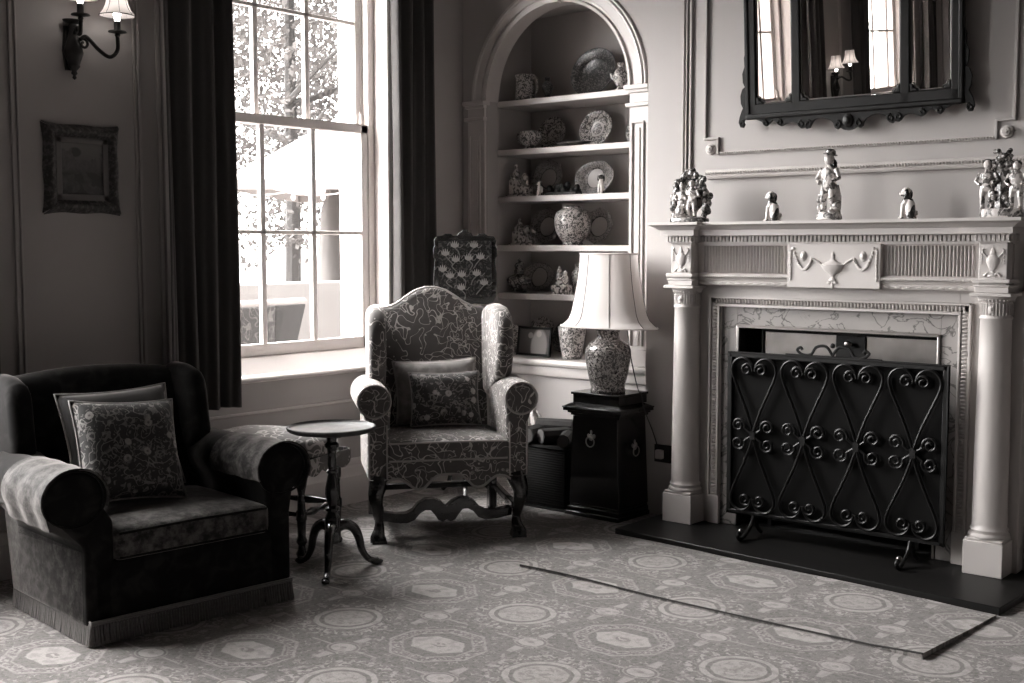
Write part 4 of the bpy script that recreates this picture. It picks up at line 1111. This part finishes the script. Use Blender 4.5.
# ================================================================ EMBROIDERED SCREEN BEHIND THE WING CHAIR
es = thing('embroidered_screen', 'dark carved screen with embroidered pale flowers, standing in the corner behind the wing chair', 'screen', (-4.314, 4.72, 0), R(41))
ew, z0, z1 = .166, 1.046, 1.408
def scal(k=1.0):
    o = []
    top_ = [(-.98, .70), (-1.02, .86), (-.93, .98), (-.72, 1.0), (-.66, 1.05), (-.45, 1.05), (-.38, .99), (-.26, 1.0), (-.20, 1.08), (-.10, 1.12), (-.09, 1.17), (0, 1.20), (.09, 1.17), (.10, 1.12), (.20, 1.08), (.26, 1.0), (.38, .99), (.45, 1.05), (.66, 1.05), (.72, 1.0), (.93, .98), (1.02, .86), (.98, .70), (1.04, .60), (1.04, .40), (.98, .30), (1.02, -.1), (1.03, -.5), (.99, -.80), (.90, -.97), (.7, -1.04), (.3, -1.02), (0, -1.06), (-.3, -1.02), (-.7, -1.04), (-.90, -.97), (-.99, -.80), (-1.03, -.5), (-1.02, -.1), (-.98, .30), (-1.04, .40), (-1.04, .60)]
    return [(x * ew * k, (z0 + z1) / 2 + z * (z1 - z0) / 2 * k) for x, z in top_]
MB().prism(scal(), -.010, .010).build('carved_frame', 'mahog', es, bevel=.004)
pn = MB().box(-ew * .86, ew * .86, -.0135, -.009, z0 + .035, z1 - .028).build('embroidered_panel', 'embroid', es)
zc = (z0 + z1) / 2
fl_ = [(-.055, .128), (.048, .128), (-.105, .085), (-.050, .052), (.020, .060), (.082, .066), (-.120, .0), (-.080, -.035), (-.018, -.028), (.062, -.022), (-.020, -.098), (.102, -.072)]
ms = MB()
for i, (x, z) in enumerate(fl_):
    mp = MB()
    for k in range(5):
        a = PI / 2 + (k - 2) * .42; c_, q_ = Co(a), S(a)
        mp.tube([(x, -.0142, zc + z - .012), (x + .022 * c_, -.0148, zc + z - .012 + .016 * q_), (x + .028 * c_, -.0142, zc + z - .012 + .038 * q_)], [.0035, .0062, .0010], 6, flat=.5)
    mp.build('stitched_flower', 'petal', pn)
    ms.tube(smooth_path([(x, -.0142, zc + z - .012), (x + .02 * (-1) ** i, -.0145, zc + z - .035), (x * .7 + .012 * (-1) ** i, -.0142, zc + z - .062)], 5), .0028, 5)
    ms.tube(smooth_path([(x - .006, -.0142, zc + z + .006), (x - .028, -.0145, zc + z + .014), (x - .040, -.0142, zc + z - .002)], 5), .0022, 5)
    ms.tube(smooth_path([(x + .006, -.0142, zc + z + .004), (x + .026, -.0145, zc + z - .012), (x + .044, -.0142, zc + z + .004)], 5), .0022, 5)
ms.build('stem_stitching', 'stem', pn)
MB().lathe([(.012, .18), (.018, .20), (.013, .24), (.022, .32), (.024, .36), (.014, .42), (.011, .7), (.014, .9), (.010, 1.05), (.010, 1.30)], 16, (0, .022, 0)).build('pole', 'mahog', es)
for a in (30, 150, 270):
    MB().at(0, .022, 0, rz=R(a)).tube(smooth_path([(.01, 0, .24), (.06, 0, .22), (.09, 0, .14), (.11, 0, .06), (.15, 0, .015)], 6), .012, 8).build('leg', 'mahog', es)

# ================================================================ LOG BASKET, WASTE BASKET, SOCKET
lb = thing('log_basket', 'dark wicker log basket between the wing chair and the black cabinet', 'basket', (-3.80, 4.86, 0))
m = MB(); m.box(-.15, .15, -.125, .125, 0, .33, -.008, -.006)
for z in (.004, .32): m.tube([(-.155, -.13, z), (.155, -.13, z), (.155, .13, z), (-.155, .13, z)], .009, 8, closed=True)
m.build('basket_body', 'wicker', lb, bevel=.01)
m = MB().tube(smooth_path([(-.155, -.03, .32), (-.165, -.02, .36), (-.165, .02, .36), (-.155, .03, .32)], 5), .007, 7).tube(smooth_path([(.155, -.03, .32), (.165, -.02, .36), (.165, .02, .36), (.155, .03, .32)], 5), .007, 7)
m.build('basket_handles', 'wicker', lb)
rnd = random.Random(11)
lg = [(-.10, -.05, .375, .045, 10, 'split log at the front left of the dark wicker basket'), (.02, -.02, .372, .040, -20, 'split log lying in the middle of the dark wicker basket'), (.10, -.05, .365, .034, 30, 'thin log at the right of the dark wicker basket'), (-.04, .04, .41, .036, -70, 'log on top of the others at the back of the dark basket')]
for x, y, z, r_, a, lab in lg:
    r0 = thing('firewood_log', lab, 'log', (-3.80 + x, 4.86 + y, z), R(a), 'logs in the wicker basket')
    MB().tube([(0, -.10, 0), (0, .10, 0)], r_, 9).build('bark', 'bark', r0, angle=30)
    for yy in (-.101, .098): MB().at(0, yy, 0, rx=-PI / 2).lathe([(r_ * .9, 0), (r_ * .88, .003)], 9).build('cut_end', 'logend', r0)
for i, (x, y, rz0, lab) in enumerate([(-.115, -.02, .5, 'folded newspaper standing at the left in the log basket'), (.09, .03, -.4, 'crumpled white paper at the right in the log basket')]):
    m = MB(); hh = .12 if i == 0 else .06
    m.grid(lambda u, v: (-.05 + .10 * u * (1 - .5 * v), .018 * S(u * 9 + v * 3), .34 + hh * v * (1 - .3 * abs(u - .4))), 12, 6)
    o = m.build('newspaper', 'paper', solid=.008, angle=50); o.location = (-3.80 + x, 4.86 + y, .03); o.rotation_euler = (R(-12), 0, rz0)
    tag(o, lab, 'newspaper')
wb = thing('wire_basket', 'low white openwork basket on the floor behind the wing chair leg', 'basket', (-3.955, 4.64, 0))
m = MB()
for j in range(9): m.tube([((.060 + j * .0032) * Co(R(a)), (.060 + j * .0032) * S(R(a)), .006 + j * .021) for a in range(0, 360, 15)], .0028, 5, closed=True)
for i in range(18):
    for sg in (-1, 1): m.tube([((.060 + k * .0032) * Co(2 * PI * i / 18 + sg * k * .10), (.060 + k * .0032) * S(2 * PI * i / 18 + sg * k * .10), .006 + k * .021) for k in range(9)], .0020, 4)
m.build('woven_side', 'wwicker', wb)
MB().lathe([(.058, .002), (.058, .008)], 20).build('base', 'wwicker', wb)
so = thing('wall_socket', 'dark wall socket plate low on the wall right of the black cabinet', 'socket', (-3.215, 4.996, .315))
MB().box(-.060, .050, -.008, 0, -.045, .045).build('socket_plate', 'bronze', so, bevel=.003)
MB().box(-.040, .0, -.034, -.008, -.025, .020).build('plug', 'white', so, bevel=.005)

# ================================================================ ALCOVE CHINA
SZ = {1: 2.168, 2: 1.895, 3: 1.632, 4: 1.356, 5: 1.085, 6: .735}
def plate(k, cx, y, rx, rz, mt, label, lean=-14, oct_=0, roll=0):
    """dish standing on its rim against the back of the alcove"""
    def wob(a, z):
        if oct_ == 8: return 1 / max(abs(Co((a % (PI / 4)) - PI / 8)), .5) * Co(PI / 8) * 1.03
        if oct_ == 1: return 1 + .025 * abs(Co(a * 6))
        return 1
    m = MB().at(0, 0, 0, rx=PI / 2)
    m.lathe([(.0, .006), (.55, .006), (.60, .009), (.64, .014), (.96, .026), (1.0, .026), (1.0, .022), (.62, .004), (.5, -.004), (.48, -.008), (.42, -.004), (.0, -.004)], 48, sx=1, sy=1, cap=False, wob=wob)
    m.v = [Vector((v.x * rx, v.y, v.z * rz)) for v in m.v]
    o = m.build('plate', mt, angle=50)
    L_ = R(lean); o.location = (cx, y, SZ[k] + rz * Co(L_) + .002); o.rotation_euler = (L_, 0, 0)
    tag(o, label, 'plate', 'patterned plates in the alcove'); return o
plate(1, -3.956, 5.40, .150, .138, 'china_dark', 'large dark patterned plate on the top alcove shelf')
plate(2, -4.262, 5.42, .100, .096, 'china_floral', 'floral plate behind the sauce boat on the second alcove shelf')
plate(2, -3.942, 5.41, .108, .104, 'china_small', 'crisply patterned plate standing right of centre on the second alcove shelf')
plate(2, -3.66, 5.42, .085, .070, 'china_mid', 'patterned plate almost hidden at the right end of the second alcove shelf')
plate(3, -4.294, 5.42, .112, .108, 'china_rim', 'octagonal plate with a plain centre on the third alcove shelf, left', oct_=8)
plate(3, -3.952, 5.41, .132, .096, 'china_rim', 'oval platter behind the small dog on the third alcove shelf')
plate(4, -4.300, 5.42, .115, .108, 'china_rim', 'octagonal plate left of the round jar on the fourth alcove shelf', oct_=8)
plate(4, -3.925, 5.41, .100, .104, 'china_rim', 'plate with a plain centre right of the round jar on the fourth alcove shelf', oct_=8)
plate(5, -4.360, 5.42, .118, .084, 'china_rim', 'scalloped oval dish on the fifth alcove shelf', oct_=1)
plate(6, -4.338, 5.42, .105, .102, 'china_mid', 'octagonal plate behind the framed photograph on the lowest ledge', oct_=8)
plate(6, -4.160, 5.41, .080, .092, 'china_dark', 'dark plate right of the framed photograph on the lowest ledge')
def pot(k, cx, y, prof, mt, name, label, cat, n=28, **kw):
    o = MB().lathe(prof, n).build(name, mt, angle=60, loc=(cx, y, SZ[k] + .001)); return tag(o, label, cat)
j = pot(1, -4.335, 5.25, [(.050, 0), (.056, .006), (.057, .02), (.054, .06), (.052, .12), (.056, .142), (.054, .144), (.049, .12), (.049, .02), (.0, .012)], 'china_mid', 'jug', 'straight-sided patterned jug with a handle on the top alcove shelf, left', 'jug')
MB().tube(smooth_path([(.050, 0, .120), (.082, 0, .122), (.090, 0, .085), (.080, 0, .045), (.052, 0, .038)], 6), .006, 7).build('handle', 'china_mid', j)
MB().prism([(-.05, .125), (-.072, .146), (-.05, .146)], -.012, .012).build('spout', 'china_mid', j, bevel=.003)
pot(1, -4.19, 5.27, [(.020, 0), (.022, .01), (.014, .02), (.030, .055), (.032, .075), (.022, .092), (.012, .10), (.018, .118), (.017, .120)], 'china_dark', 'vase', 'small dark vase beside the jug on the top alcove shelf', 'vase')
j = pot(1, -3.672, 5.24, [(.028, 0), (.030, .006), (.018, .02), (.038, .05), (.042, .08), (.030, .105), (.014, .120), (.020, .145), (.004, .152)], 'china_floral', 'teapot', 'small lidded pot with a spout at the right end of the top alcove shelf', 'teapot')
MB().tube(smooth_path([(-.035, 0, .06), (-.055, 0, .07), (-.065, 0, .095)], 5), .006, 7).build('spout', 'china_floral', j)
j = pot(2, -4.285, 5.24, [(.035, 0), (.036, .005), (.028, .014), (.060, .045), (.064, .07), (.058, .092), (.062, .098), (.057, .098), (.054, .08), (.0, .02)], 'china_floral', 'sauce_boat', 'patterned cup-shaped sauce boat with a looped handle on the second alcove shelf', 'sauce boat')
MB().tube(smooth_path([(-.055, 0, .085), (-.090, 0, .092), (-.098, 0, .06), (-.075, 0, .035), (-.048, 0, .032)], 6), .006, 7).build('handle', 'china_floral', j)
o = MB().lathe([(0, .004), (.05, .004), (.11, .018), (.112, .022), (.06, .010), (0, .008)], 36, sy=.55, cap=False).build('shallow_dish', 'china_dark', loc=(-3.98, 5.235, 1.896)); tag(o, 'low dark oval dish lying flat on the second alcove shelf', 'dish')
pot(4, -4.009, 5.27, [(.056, 0), (.058, .008), (.052, .016), (.072, .035), (.095, .075), (.103, .115), (.102, .150), (.090, .182), (.062, .198), (.056, .202), (.056, .212), (.062, .214), (.060, .216), (.0, .216)], 'china_floral', 'ginger_jar', 'large round white jar with dark flowers on the fourth alcove shelf', 'jar', 40)
pot(6, -3.935, 5.17, [(.048, 0), (.052, .004), (.056, .03), (.066, .08), (.074, .14), (.076, .175), (.072, .18), (.066, .175), (.05, .02), (0, .012)], 'china_floral', 'flower_pot', 'pale tapering pot with dark sprays on the lowest ledge beside the lamp', 'pot', 32)
pot(5, -4.005, 5.33, [(.030, 0), (.044, .03), (.052, .08), (.046, .12), (.026, .14), (.032, .165)], 'china_mid', 'vase', 'rounded patterned vase half hidden by the lampshade on the fifth alcove shelf', 'vase')
pot(6, -4.425, 5.27, [(.030, 0), (.034, .02), (.050, .07), (.046, .11), (.026, .135), (.03, .16)], 'china_mid', 'vase', 'patterned vase at the left end of the lowest ledge, beside the wing of the chair', 'vase')
def lump(name, mt, label, cat, loc, parts, vox=.0035, rz=0):
    """glazed figure: many rounded forms fused into one continuous surface"""
    m = MB()
    for p in parts:
        if p[0] == 'e': m.ell(p[1], *p[2])
        elif p[0] == 't': m.tube(p[1], p[2], 8)
        elif p[0] == 'b': m.box(*p[1])
        elif p[0] == 'l': m.lathe(p[1], 18, p[2], *p[3:])
    o = m.build(name, mt, remesh=vox, loc=loc); o.rotation_euler = (0, 0, rz)
    return tag(o, label, cat)
def cottage(k, cx, y, label, s=1.0, w_=.17):
    parts = [('b', (-w_ / 2 * s, w_ / 2 * s, -.035, .035, 0, .012)), ('b', (-w_ * .38 * s, w_ * .10 * s, -.025, .025, .012, .085 * s)), ('b', (w_ * .10 * s, w_ * .36 * s, -.022, .025, .012, .055 * s))]
    r2 = random.Random(k)
    for i in range(16): parts.append(('e', (r2.uniform(-w_ * .42, w_ * .42) * s, r2.uniform(-.03, .03), r2.uniform(.015, .10) * s), (.012, .012, .014, 8)))
    parts += [('e', (-.03 * s, 0, .115 * s), (.022, .018, .028, 10)), ('e', (-.03 * s, 0, .15 * s), (.012, .012, .016, 10)), ('e', (.025 * s, 0, .10 * s), (.020, .016, .022, 10)), ('e', (-.055 * s, 0, .105 * s), (.016, .014, .018, 10))]
    return lump('cottage_ornament', 'cottage', label, 'ornament', (cx, y, SZ[k]), parts)
cottage(3, -4.366, 5.25, 'pottery house with figures at the left of the third alcove shelf', 1.12, .165)
cottage(4, -4.344, 5.25, 'pottery cottage at the left of the fourth alcove shelf', .92, .19)
def dog(cx, y, z, s, label, face=0, mt='dogwhite'):
    """seated spaniel: body, chest, haunches, front legs, head with muzzle"""
    r = thing('dog_figurine', label, 'figurine', (cx, y, z), face, 'seated china dogs')
    parts = [('e', (.010, 0, .040), (.021, .019, .042, 12)), ('e', (-.006, 0, .060), (.017, .016, .034, 12)), ('e', (.016, .013, .018), (.018, .010, .019, 10)), ('e', (.016, -.013, .018), (.018, .010, .019, 10)),
             ('t', [(-.014, .009, .06), (-.019, .010, .004)], [.009, .007]), ('t', [(-.014, -.009, .06), (-.019, -.010, .004)], [.009, .007]), ('e', (-.025, .010, .005), (.009, .007, .005, 8)), ('e', (-.025, -.010, .005), (.009, .007, .005, 8)),
             ('e', (-.006, 0, .104), (.020, .019, .019, 12)), ('e', (-.024, 0, .098), (.012, .010, .009, 10)), ('e', (-.004, 0, .082), (.014, .013, .018, 10)), ('t', [(.026, .004, .010), (.034, .010, .018), (.030, .014, .03)], .005), ('b', (-.032, .032, -.020, .020, 0, .004))]
    m = MB()
    for p in parts:
        if p[0] == 'e': m.ell(p[1], *p[2])
        elif p[0] == 't': m.tube(p[1], p[2], 8)
        else: m.box(*p[1])
    m.v = [v * s for v in m.v]
    m.build('body', mt, r, remesh=.0022)
    for q in (-1, 1):
        e = MB().ell((.002, q * .019, .096), .010, .006, .020, 10); e.v = [v * s for v in e.v]; e.build('ear', 'dogear', r)
    e = MB().ell((-.0355, 0, .100), .003, .003, .0025, 8).ell((-.027, -.008, .101), .0022, .0022, .0022, 6).ell((-.027, .008, .101), .0022, .0022, .0022, 6); e.v = [v * s for v in e.v]; e.build('nose_and_eyes', 'dogear', r)
    return r
dog(-4.202, 5.22, SZ[3], .68, 'small china dog left of the dark carved ornament on the third alcove shelf', PI * .35)
dog(-3.782, 5.22, SZ[3], .86, 'white china dog in front of the oval platter on the third alcove shelf', PI * .6)
r2 = random.Random(5); parts = [('b', (-.11, .11, -.03, .03, 0, .018))]
for i in range(20):
    x = r2.uniform(-.10, .10); parts.append(('e', (x, r2.uniform(-.02, .02), r2.uniform(.015, .075) * (1 - abs(x) * 4.5)), (.020, .016, .020, 8)))
lump('carved_ornament', 'mirrorframe', 'low black carved ornament between the plates on the third alcove shelf', 'ornament', (-4.069, 5.26, SZ[3]), parts)
parts = [('l', [(.050, 0), (.055, .008), (.04, .016), (.080, .05), (.086, .075), (.07, .09), (.03, .105)], (0, 0, 0), 1, .6), ('e', (0, 0, .12), (.035, .024, .026, 10)), ('e', (-.01, 0, .15), (.022, .018, .024, 10)), ('e', (.018, 0, .165), (.016, .012, .018, 10)), ('e', (0, 0, .185), (.010, .010, .012, 8))]
lump('tureen', 'figdark', 'dark lidded tureen with a modelled knob at the left of the fifth alcove shelf', 'tureen', (-4.395, 5.27, SZ[5]), parts)
parts = [('b', (-.050, .050, -.03, .03, 0, .05)), ('e', (-.02, 0, .08), (.024, .02, .045, 12)), ('e', (-.02, 0, .128), (.014, .014, .016, 10)), ('e', (.022, 0, .075), (.022, .018, .040, 12)), ('e', (.022, 0, .118), (.013, .013, .015, 10)), ('e', (-.02, 0, .145), (.010, .010, .014, 8)), ('t', [(-.04, 0, .10), (0, -.012, .085), (.04, 0, .095)], .009)]
lump('figure_group', 'figure', 'white china couple on a base, on the fifth alcove shelf beside the lampshade', 'figurine', (-4.045, 5.22, SZ[5]), parts)
fo = thing('photo_frame', 'dark framed photograph of two people standing on the lowest alcove ledge', 'photograph', (-4.215, 5.17, SZ[6] + .001), 0, rx=R(-8))
m = MB().box(-.122, .122, 0, .012, 0, .014).box(-.122, .122, 0, .012, .150, .164).box(-.122, -.108, 0, .012, 0, .164).box(.108, .122, 0, .012, 0, .164)
m.build('frame', 'mirrorframe', fo, bevel=.002); MB().box(-.112, .112, .006, .009, .010, .154).build('photograph', 'photo', fo)
MB().prism([(.012, .12), (.05, .0), (.045, .0), (.010, .10)], -.02, .02, 'x').build('strut', 'mirrorframe', fo)

# ================================================================ FIGURES ON THE MANTELPIECE
MT = 1.4625
dog(-2.552, 4.82, MT, 1.08, 'black-and-white china dog on the mantelpiece, left of the standing boy figure', 0)
dog(-1.935, 4.82, MT, 1.06, 'black-and-white china dog on the mantelpiece, right of the standing boy figure', 0)
def person(x, y, z, s, lean=0, arm=0):
    """small modelled figure: returns fused parts (head, torso, arms, skirted legs)"""
    T = lambda a, b, c: (x + a * s * 1.2, y + b * s, z + c * s)
    return [('e', T(0, 0, .150), (.0155 * s, .0155 * s, .019 * s, 10)), ('t', [T(0, 0, .14), T(0, 0, .12)], [.007 * s, .010 * s]), ('e', T(0, 0, .105), (.026 * s, .018 * s, .030 * s, 12)), ('e', T(0, 0, .078), (.025 * s, .018 * s, .022 * s, 10)),
            ('t', [T(-.020, 0, .122), T(-.032, -.004, .095), T(-.016, -.018, .082)], [.008 * s, .0065 * s, .0055 * s]), ('t', [T(.020, 0, .122), T(.032, -.004, .095), T(.018, -.018, .088 + arm)], [.008 * s, .0065 * s, .0055 * s]),
            ('t', [T(-.010, 0, .075), T(-.012, -.006, .038), T(-.011, 0, .002)], [.013 * s, .010 * s, .007 * s]), ('t', [T(.010, 0, .075), T(.013, -.004, .038), T(.013, .003, .002)], [.013 * s, .010 * s, .007 * s]),
            ('e', T(-.012, -.008, .004), (.008 * s, .014 * s, .005 * s, 8)), ('e', T(.013, -.006, .004), (.008 * s, .014 * s, .005 * s, 8))]
# standing boy with hat, tree stump and flowers
parts = [('l', [(.058, 0), (.064, .006), (.062, .022), (.050, .034), (.03, .038)], (0, 0, 0), 1, .62)] + person(0, -.004, .034, 1.50)
parts += [('t', [(.032, .012, .03), (.036, .014, .10), (.026, .012, .15)], [.018, .015, .012]), ('e', (.040, 0, .06), (.020, .018, .018, 10)), ('e', (-.042, -.006, .055), (.016, .014, .018, 10)), ('e', (-.048, -.006, .085), (.014, .012, .014, 8)), ('e', (-.040, -.01, .108), (.012, .010, .012, 8)),
          ('e', (0, -.004, .168), (.034, .024, .018, 12)), ('t', [(-.03, .006, .215), (-.038, .008, .165), (-.034, .008, .13)], [.010, .013, .011]), ('e', (.026, 0, .120), (.022, .018, .022, 10))]
r0 = thing('boy_figurine', 'standing china boy in a hat, in the middle of the mantelpiece', 'figurine', (-2.282, 4.82, MT), R(-12))
def fuse(parts, name, mt, par, vox=.0024):
    m = MB()
    for p in parts:
        if p[0] == 'e': m.ell(p[1], *p[2])
        elif p[0] == 't': m.tube(p[1], p[2], 8)
        elif p[0] == 'b': m.box(*p[1])
        elif p[0] == 'l': m.lathe(p[1], 18, p[2], *p[3:])
    return m.build(name, mt, par, remesh=vox)
fuse(parts, 'body', 'figure', r0)
MB().at(.002, 0, .278, ry=R(12)).lathe([(.030, 0), (.031, .004), (.022, .008), (.020, .020), (.010, .026), (0, .027)], 20).build('hat', 'figdark', r0)
MB().at(.018, .008, .235).ell((0, 0, 0), .014, .012, .026, 10).build('hair', 'dogear', r0)
# arbour group on the left
r0 = thing('arbour_figurine', 'china couple seated under a leafy bower at the left end of the mantelpiece', 'figurine', (-2.984, 4.825, MT), 0)
parts = [('l', [(.100, 0), (.106, .006), (.102, .018), (.07, .026)], (0, 0, 0), 1, .42)]
r2 = random.Random(21)
for i in range(46):
    a = R(-8 + 196 * i / 45); rr = .088 + r2.uniform(-.010, .012)
    zz = .085 + (rr + .055 * max(0, S(a))) * S(a) if S(a) > 0 else .06
    parts.append(('e', (rr * 1.02 * Co(a) + r2.uniform(-.006, .006), .012 + r2.uniform(-.012, .012), min(.245, zz)), (.015, .014, .017, 8)))
for i in range(22):
    s_ = -1 if i % 2 else 1; parts.append(('e', (s_ * (.085 + r2.uniform(-.012, .014)), .01 + r2.uniform(-.01, .01), .02 + .10 * r2.random()), (.014, .014, .018, 8)))
parts += [('e', (.0, .022, .13), (.07, .008, .09, 14))]
fuse(parts, 'leafy_bower', 'figdark', r0)
fuse(person(-.030, -.014, .022, .98) + [('e', (-.034, -.018, .045), (.034, .026, .040, 12))], 'seated_lady', 'figure', r0)
fuse(person(.022, -.014, .020, 1.05), 'standing_suitor', 'figure', r0)
MB().ell((-.030, -.010, .182), .016, .013, .012, 10).ell((.022, -.008, .190), .017, .014, .013, 10).build('hair', 'dogear', r0)
# clock-tower group on the right
r0 = thing('group_figurine', 'tall china group of two figures around an oval medallion, right end of mantelpiece', 'figurine', (-1.562, 4.83, MT), 0)
parts = [('l', [(.082, 0), (.086, .004), (.084, .030), (.080, .036), (.078, .036)], (0, 0, 0), 1, .42)]
fuse(parts, 'base', 'figure', r0)
parts = [('e', (0, .004, .165), (.030, .012, .034, 14)), ('t', [(0, .006, .035), (0, .006, .14)], [.030, .024])]
for i in range(20):
    a = R(360 * i / 20); parts.append(('e', (.040 * Co(a), .008, .165 + .045 * S(a)), (.010, .010, .011, 8)))
for i in range(26): parts.append(('e', (r2.uniform(-.035, .035), r2.uniform(-.01, .015), r2.uniform(.20, .262)), (.010, .010, .011, 8)))
for i in range(16): parts.append(('e', (r2.uniform(-.045, .045), r2.uniform(-.02, .01), r2.uniform(.04, .11)), (.011, .010, .012, 8)))
fuse(parts, 'medallion_arch', 'figdark', r0)
fuse(person(-.055, -.006, .034, 1.16), 'left_figure', 'figure', r0); fuse(person(.056, -.006, .034, 1.10), 'right_figure', 'figure', r0)
MB().ell((-.055, -.002, .218), .020, .016, .014, 10).ell((.056, -.002, .208), .019, .016, .014, 10).build('hair', 'dogear', r0)

# ================================================================ OUTSIDE THE WINDOW
struct(MB().box(-40, -4.98, -25, 40, -.7, -.6).build('terrace_ground', 'paving'))
gw = MB().prism([(-14, -.6), (-14, 1.0), (30, 1.0), (30, -.6)], -9.3, -9.0, 'x')
o = gw.build('garden_wall', 'render', bevel=.02); tag(o, 'low pale wall outside, seen through the sash window', 'wall')
def tree(x, y, h, rr, label, seed, n=24000, ls=.062):
    r = thing('garden_tree', label, 'tree', (x, y, -.6), 0, 'trees outside the window')
    rnd = random.Random(seed); m = MB(); vs = []; fs = []
    for i in range(n):
        while True:
            p = Vector((rnd.uniform(-1, 1), rnd.uniform(-1, 1), rnd.uniform(-1, 1)))
            if .2 < p.length < 1: break
        k = 1 + .35 * noise.noise(p * 2.3 + Vector((seed, 0, 0)))
        c = Vector((p.x * rr * k, p.y * rr * k, h * .58 + p.z * h * .42 * k))
        if noise.noise(c * 1.3 + Vector((seed * 3, 1, 2))) < -.10: continue
        a = Vector((rnd.gauss(0, 1), rnd.gauss(0, 1), rnd.gauss(0, 1))).normalized(); b = a.orthogonal().normalized()
        s_ = ls * rnd.uniform(.6, 1.3); q = len(vs)
        vs += [c - a * s_, c + b * s_ * .5, c + a * s_, c - b * s_ * .5]; fs.append((q, q + 1, q + 2, q + 3))
    me = bpy.data.meshes.new('foliage'); me.from_pydata([tuple(v) for v in vs], [], fs); me.materials.append(M['leaf'])
    f = bpy.data.objects.new('foliage', me); col.objects.link(f); f.parent = r
    m = MB(); m.tube(smooth_path([(0, 0, 0), (.1, 0, h * .25), (-.05, .1, h * .5), (.1, 0, h * .8)], 5), [.16 - .006 * i for i in range(16)], 8)
    for k in range(6):
        a = rnd.uniform(0, 6.28); z = h * rnd.uniform(.3, .6); m.tube(smooth_path([(0, 0, z), (rr * .4 * Co(a), rr * .4 * S(a), z + .4), (rr * .8 * Co(a), rr * .8 * S(a), z + .7)], 5), [.06 - .004 * i for i in range(11)], 6)
    m.build('trunk', 'trunk', r)
tree(-15.9, 13.0, 9.5, 2.8, 'leafy tree seen through the left panes of the sash window', 1)
tree(-20.5, 19.8, 13.0, 4.0, 'tall leafy tree farther off, behind the white canopy', 2)
tree(-15.0, 17.4, 7.5, 2.1, 'small leafy tree behind the white canopy, right of the others', 4, 14000)
o = MB().lathe([(.22, 0), (.24, .5), (.20, 1.6), (.12, 2.3), (.02, 2.8)], 16, (0, 0, 0), wob=lambda a, z: 1 + .12 * S(a * 5 + z * 3)).build('clipped_shrub', 'leaf', loc=(-9.9, 8.7, -.6)); tag(o, 'narrow clipped evergreen shrub beneath the canopy outside', 'shrub')
tn = thing('garden_canopy', 'white peaked canvas canopy outside the window', 'canopy', (-9.95, 7.35, -.6), R(39))
D = 3.6
m = MB(); zt = 2.62; ap = (D / 2, D / 2, 3.95); cs = [(0, 0, zt), (D, 0, zt), (D, D, zt), (0, D, zt)]
m.add(cs + [ap], [(0, 1, 4), (1, 2, 4), (2, 3, 4), (3, 0, 4)]); m.build('canvas_roof', 'canvas', tn, solid=.01)
m = MB()
for (a, b) in ((0, 1), (1, 2), (2, 3), (3, 0)):
    A_, B_ = Vector(cs[a]), Vector(cs[b]); m.grid(lambda u, v: tuple(A_.lerp(B_, u) - Vector((0, 0, .10 * v))), 12, 1)
m.build('valance', 'render', tn, solid=.008)
for x, y in ((.05, .05), (D - .05, .05), (D - .05, D - .05)): MB().lathe([(.03, 0), (.03, zt)], 10, (x, y, 0)).build('post', 'trunk', tn)
fl2 = MB().tube([(i * D / 24, -.02, zt - .13 - .03 * abs(S(i * PI / 4))) for i in range(25)], .006, 5)
for i in range(0, 24, 2): fl2.ell((i * D / 24 + .07, -.02, zt - .18), .025, .025, .035, 8)
o = fl2.build('festoon_lights', 'white'); o.location = tn.location; o.rotation_euler = tn.rotation_euler; tag(o, 'string of small bulbs along the edge of the canopy', 'string lights')
gs = thing('garden_bench', 'patterned upholstered bench back outside, just beyond the window glass', 'bench', (-5.95, 4.55, -.6), R(98))
MB().prism([(-.52, 1.30), (.16, 1.30), (.18, 1.58), (-.52, 1.58)], -.05, .05).build('seat_back', 'outchair', gs, bevel=.015, seg=3)
MB().prism([(.16, 1.30), (.36, 1.30), (.46, 1.58), (.18, 1.58)], -.045, .045).build('plain_side', 'outplain', gs, bevel=.01, seg=3)
MB().tube([(-.52, 0, 1.585), (.48, 0, 1.585)], .035, 10).build('top_roll', 'render', gs)
m = MB().box(-.44, .33, 0.04, .5, 1.0, 1.12); m.build('seat_pad', 'outplain', gs, bevel=.03, seg=3)
for x in (-.40, .30):
    for y in (.02, .45): MB().box(x - .02, x + .02, y - .02, y + .02, 0, 1.40 if y < .1 else 1.0).build('leg', 'trunk', gs)
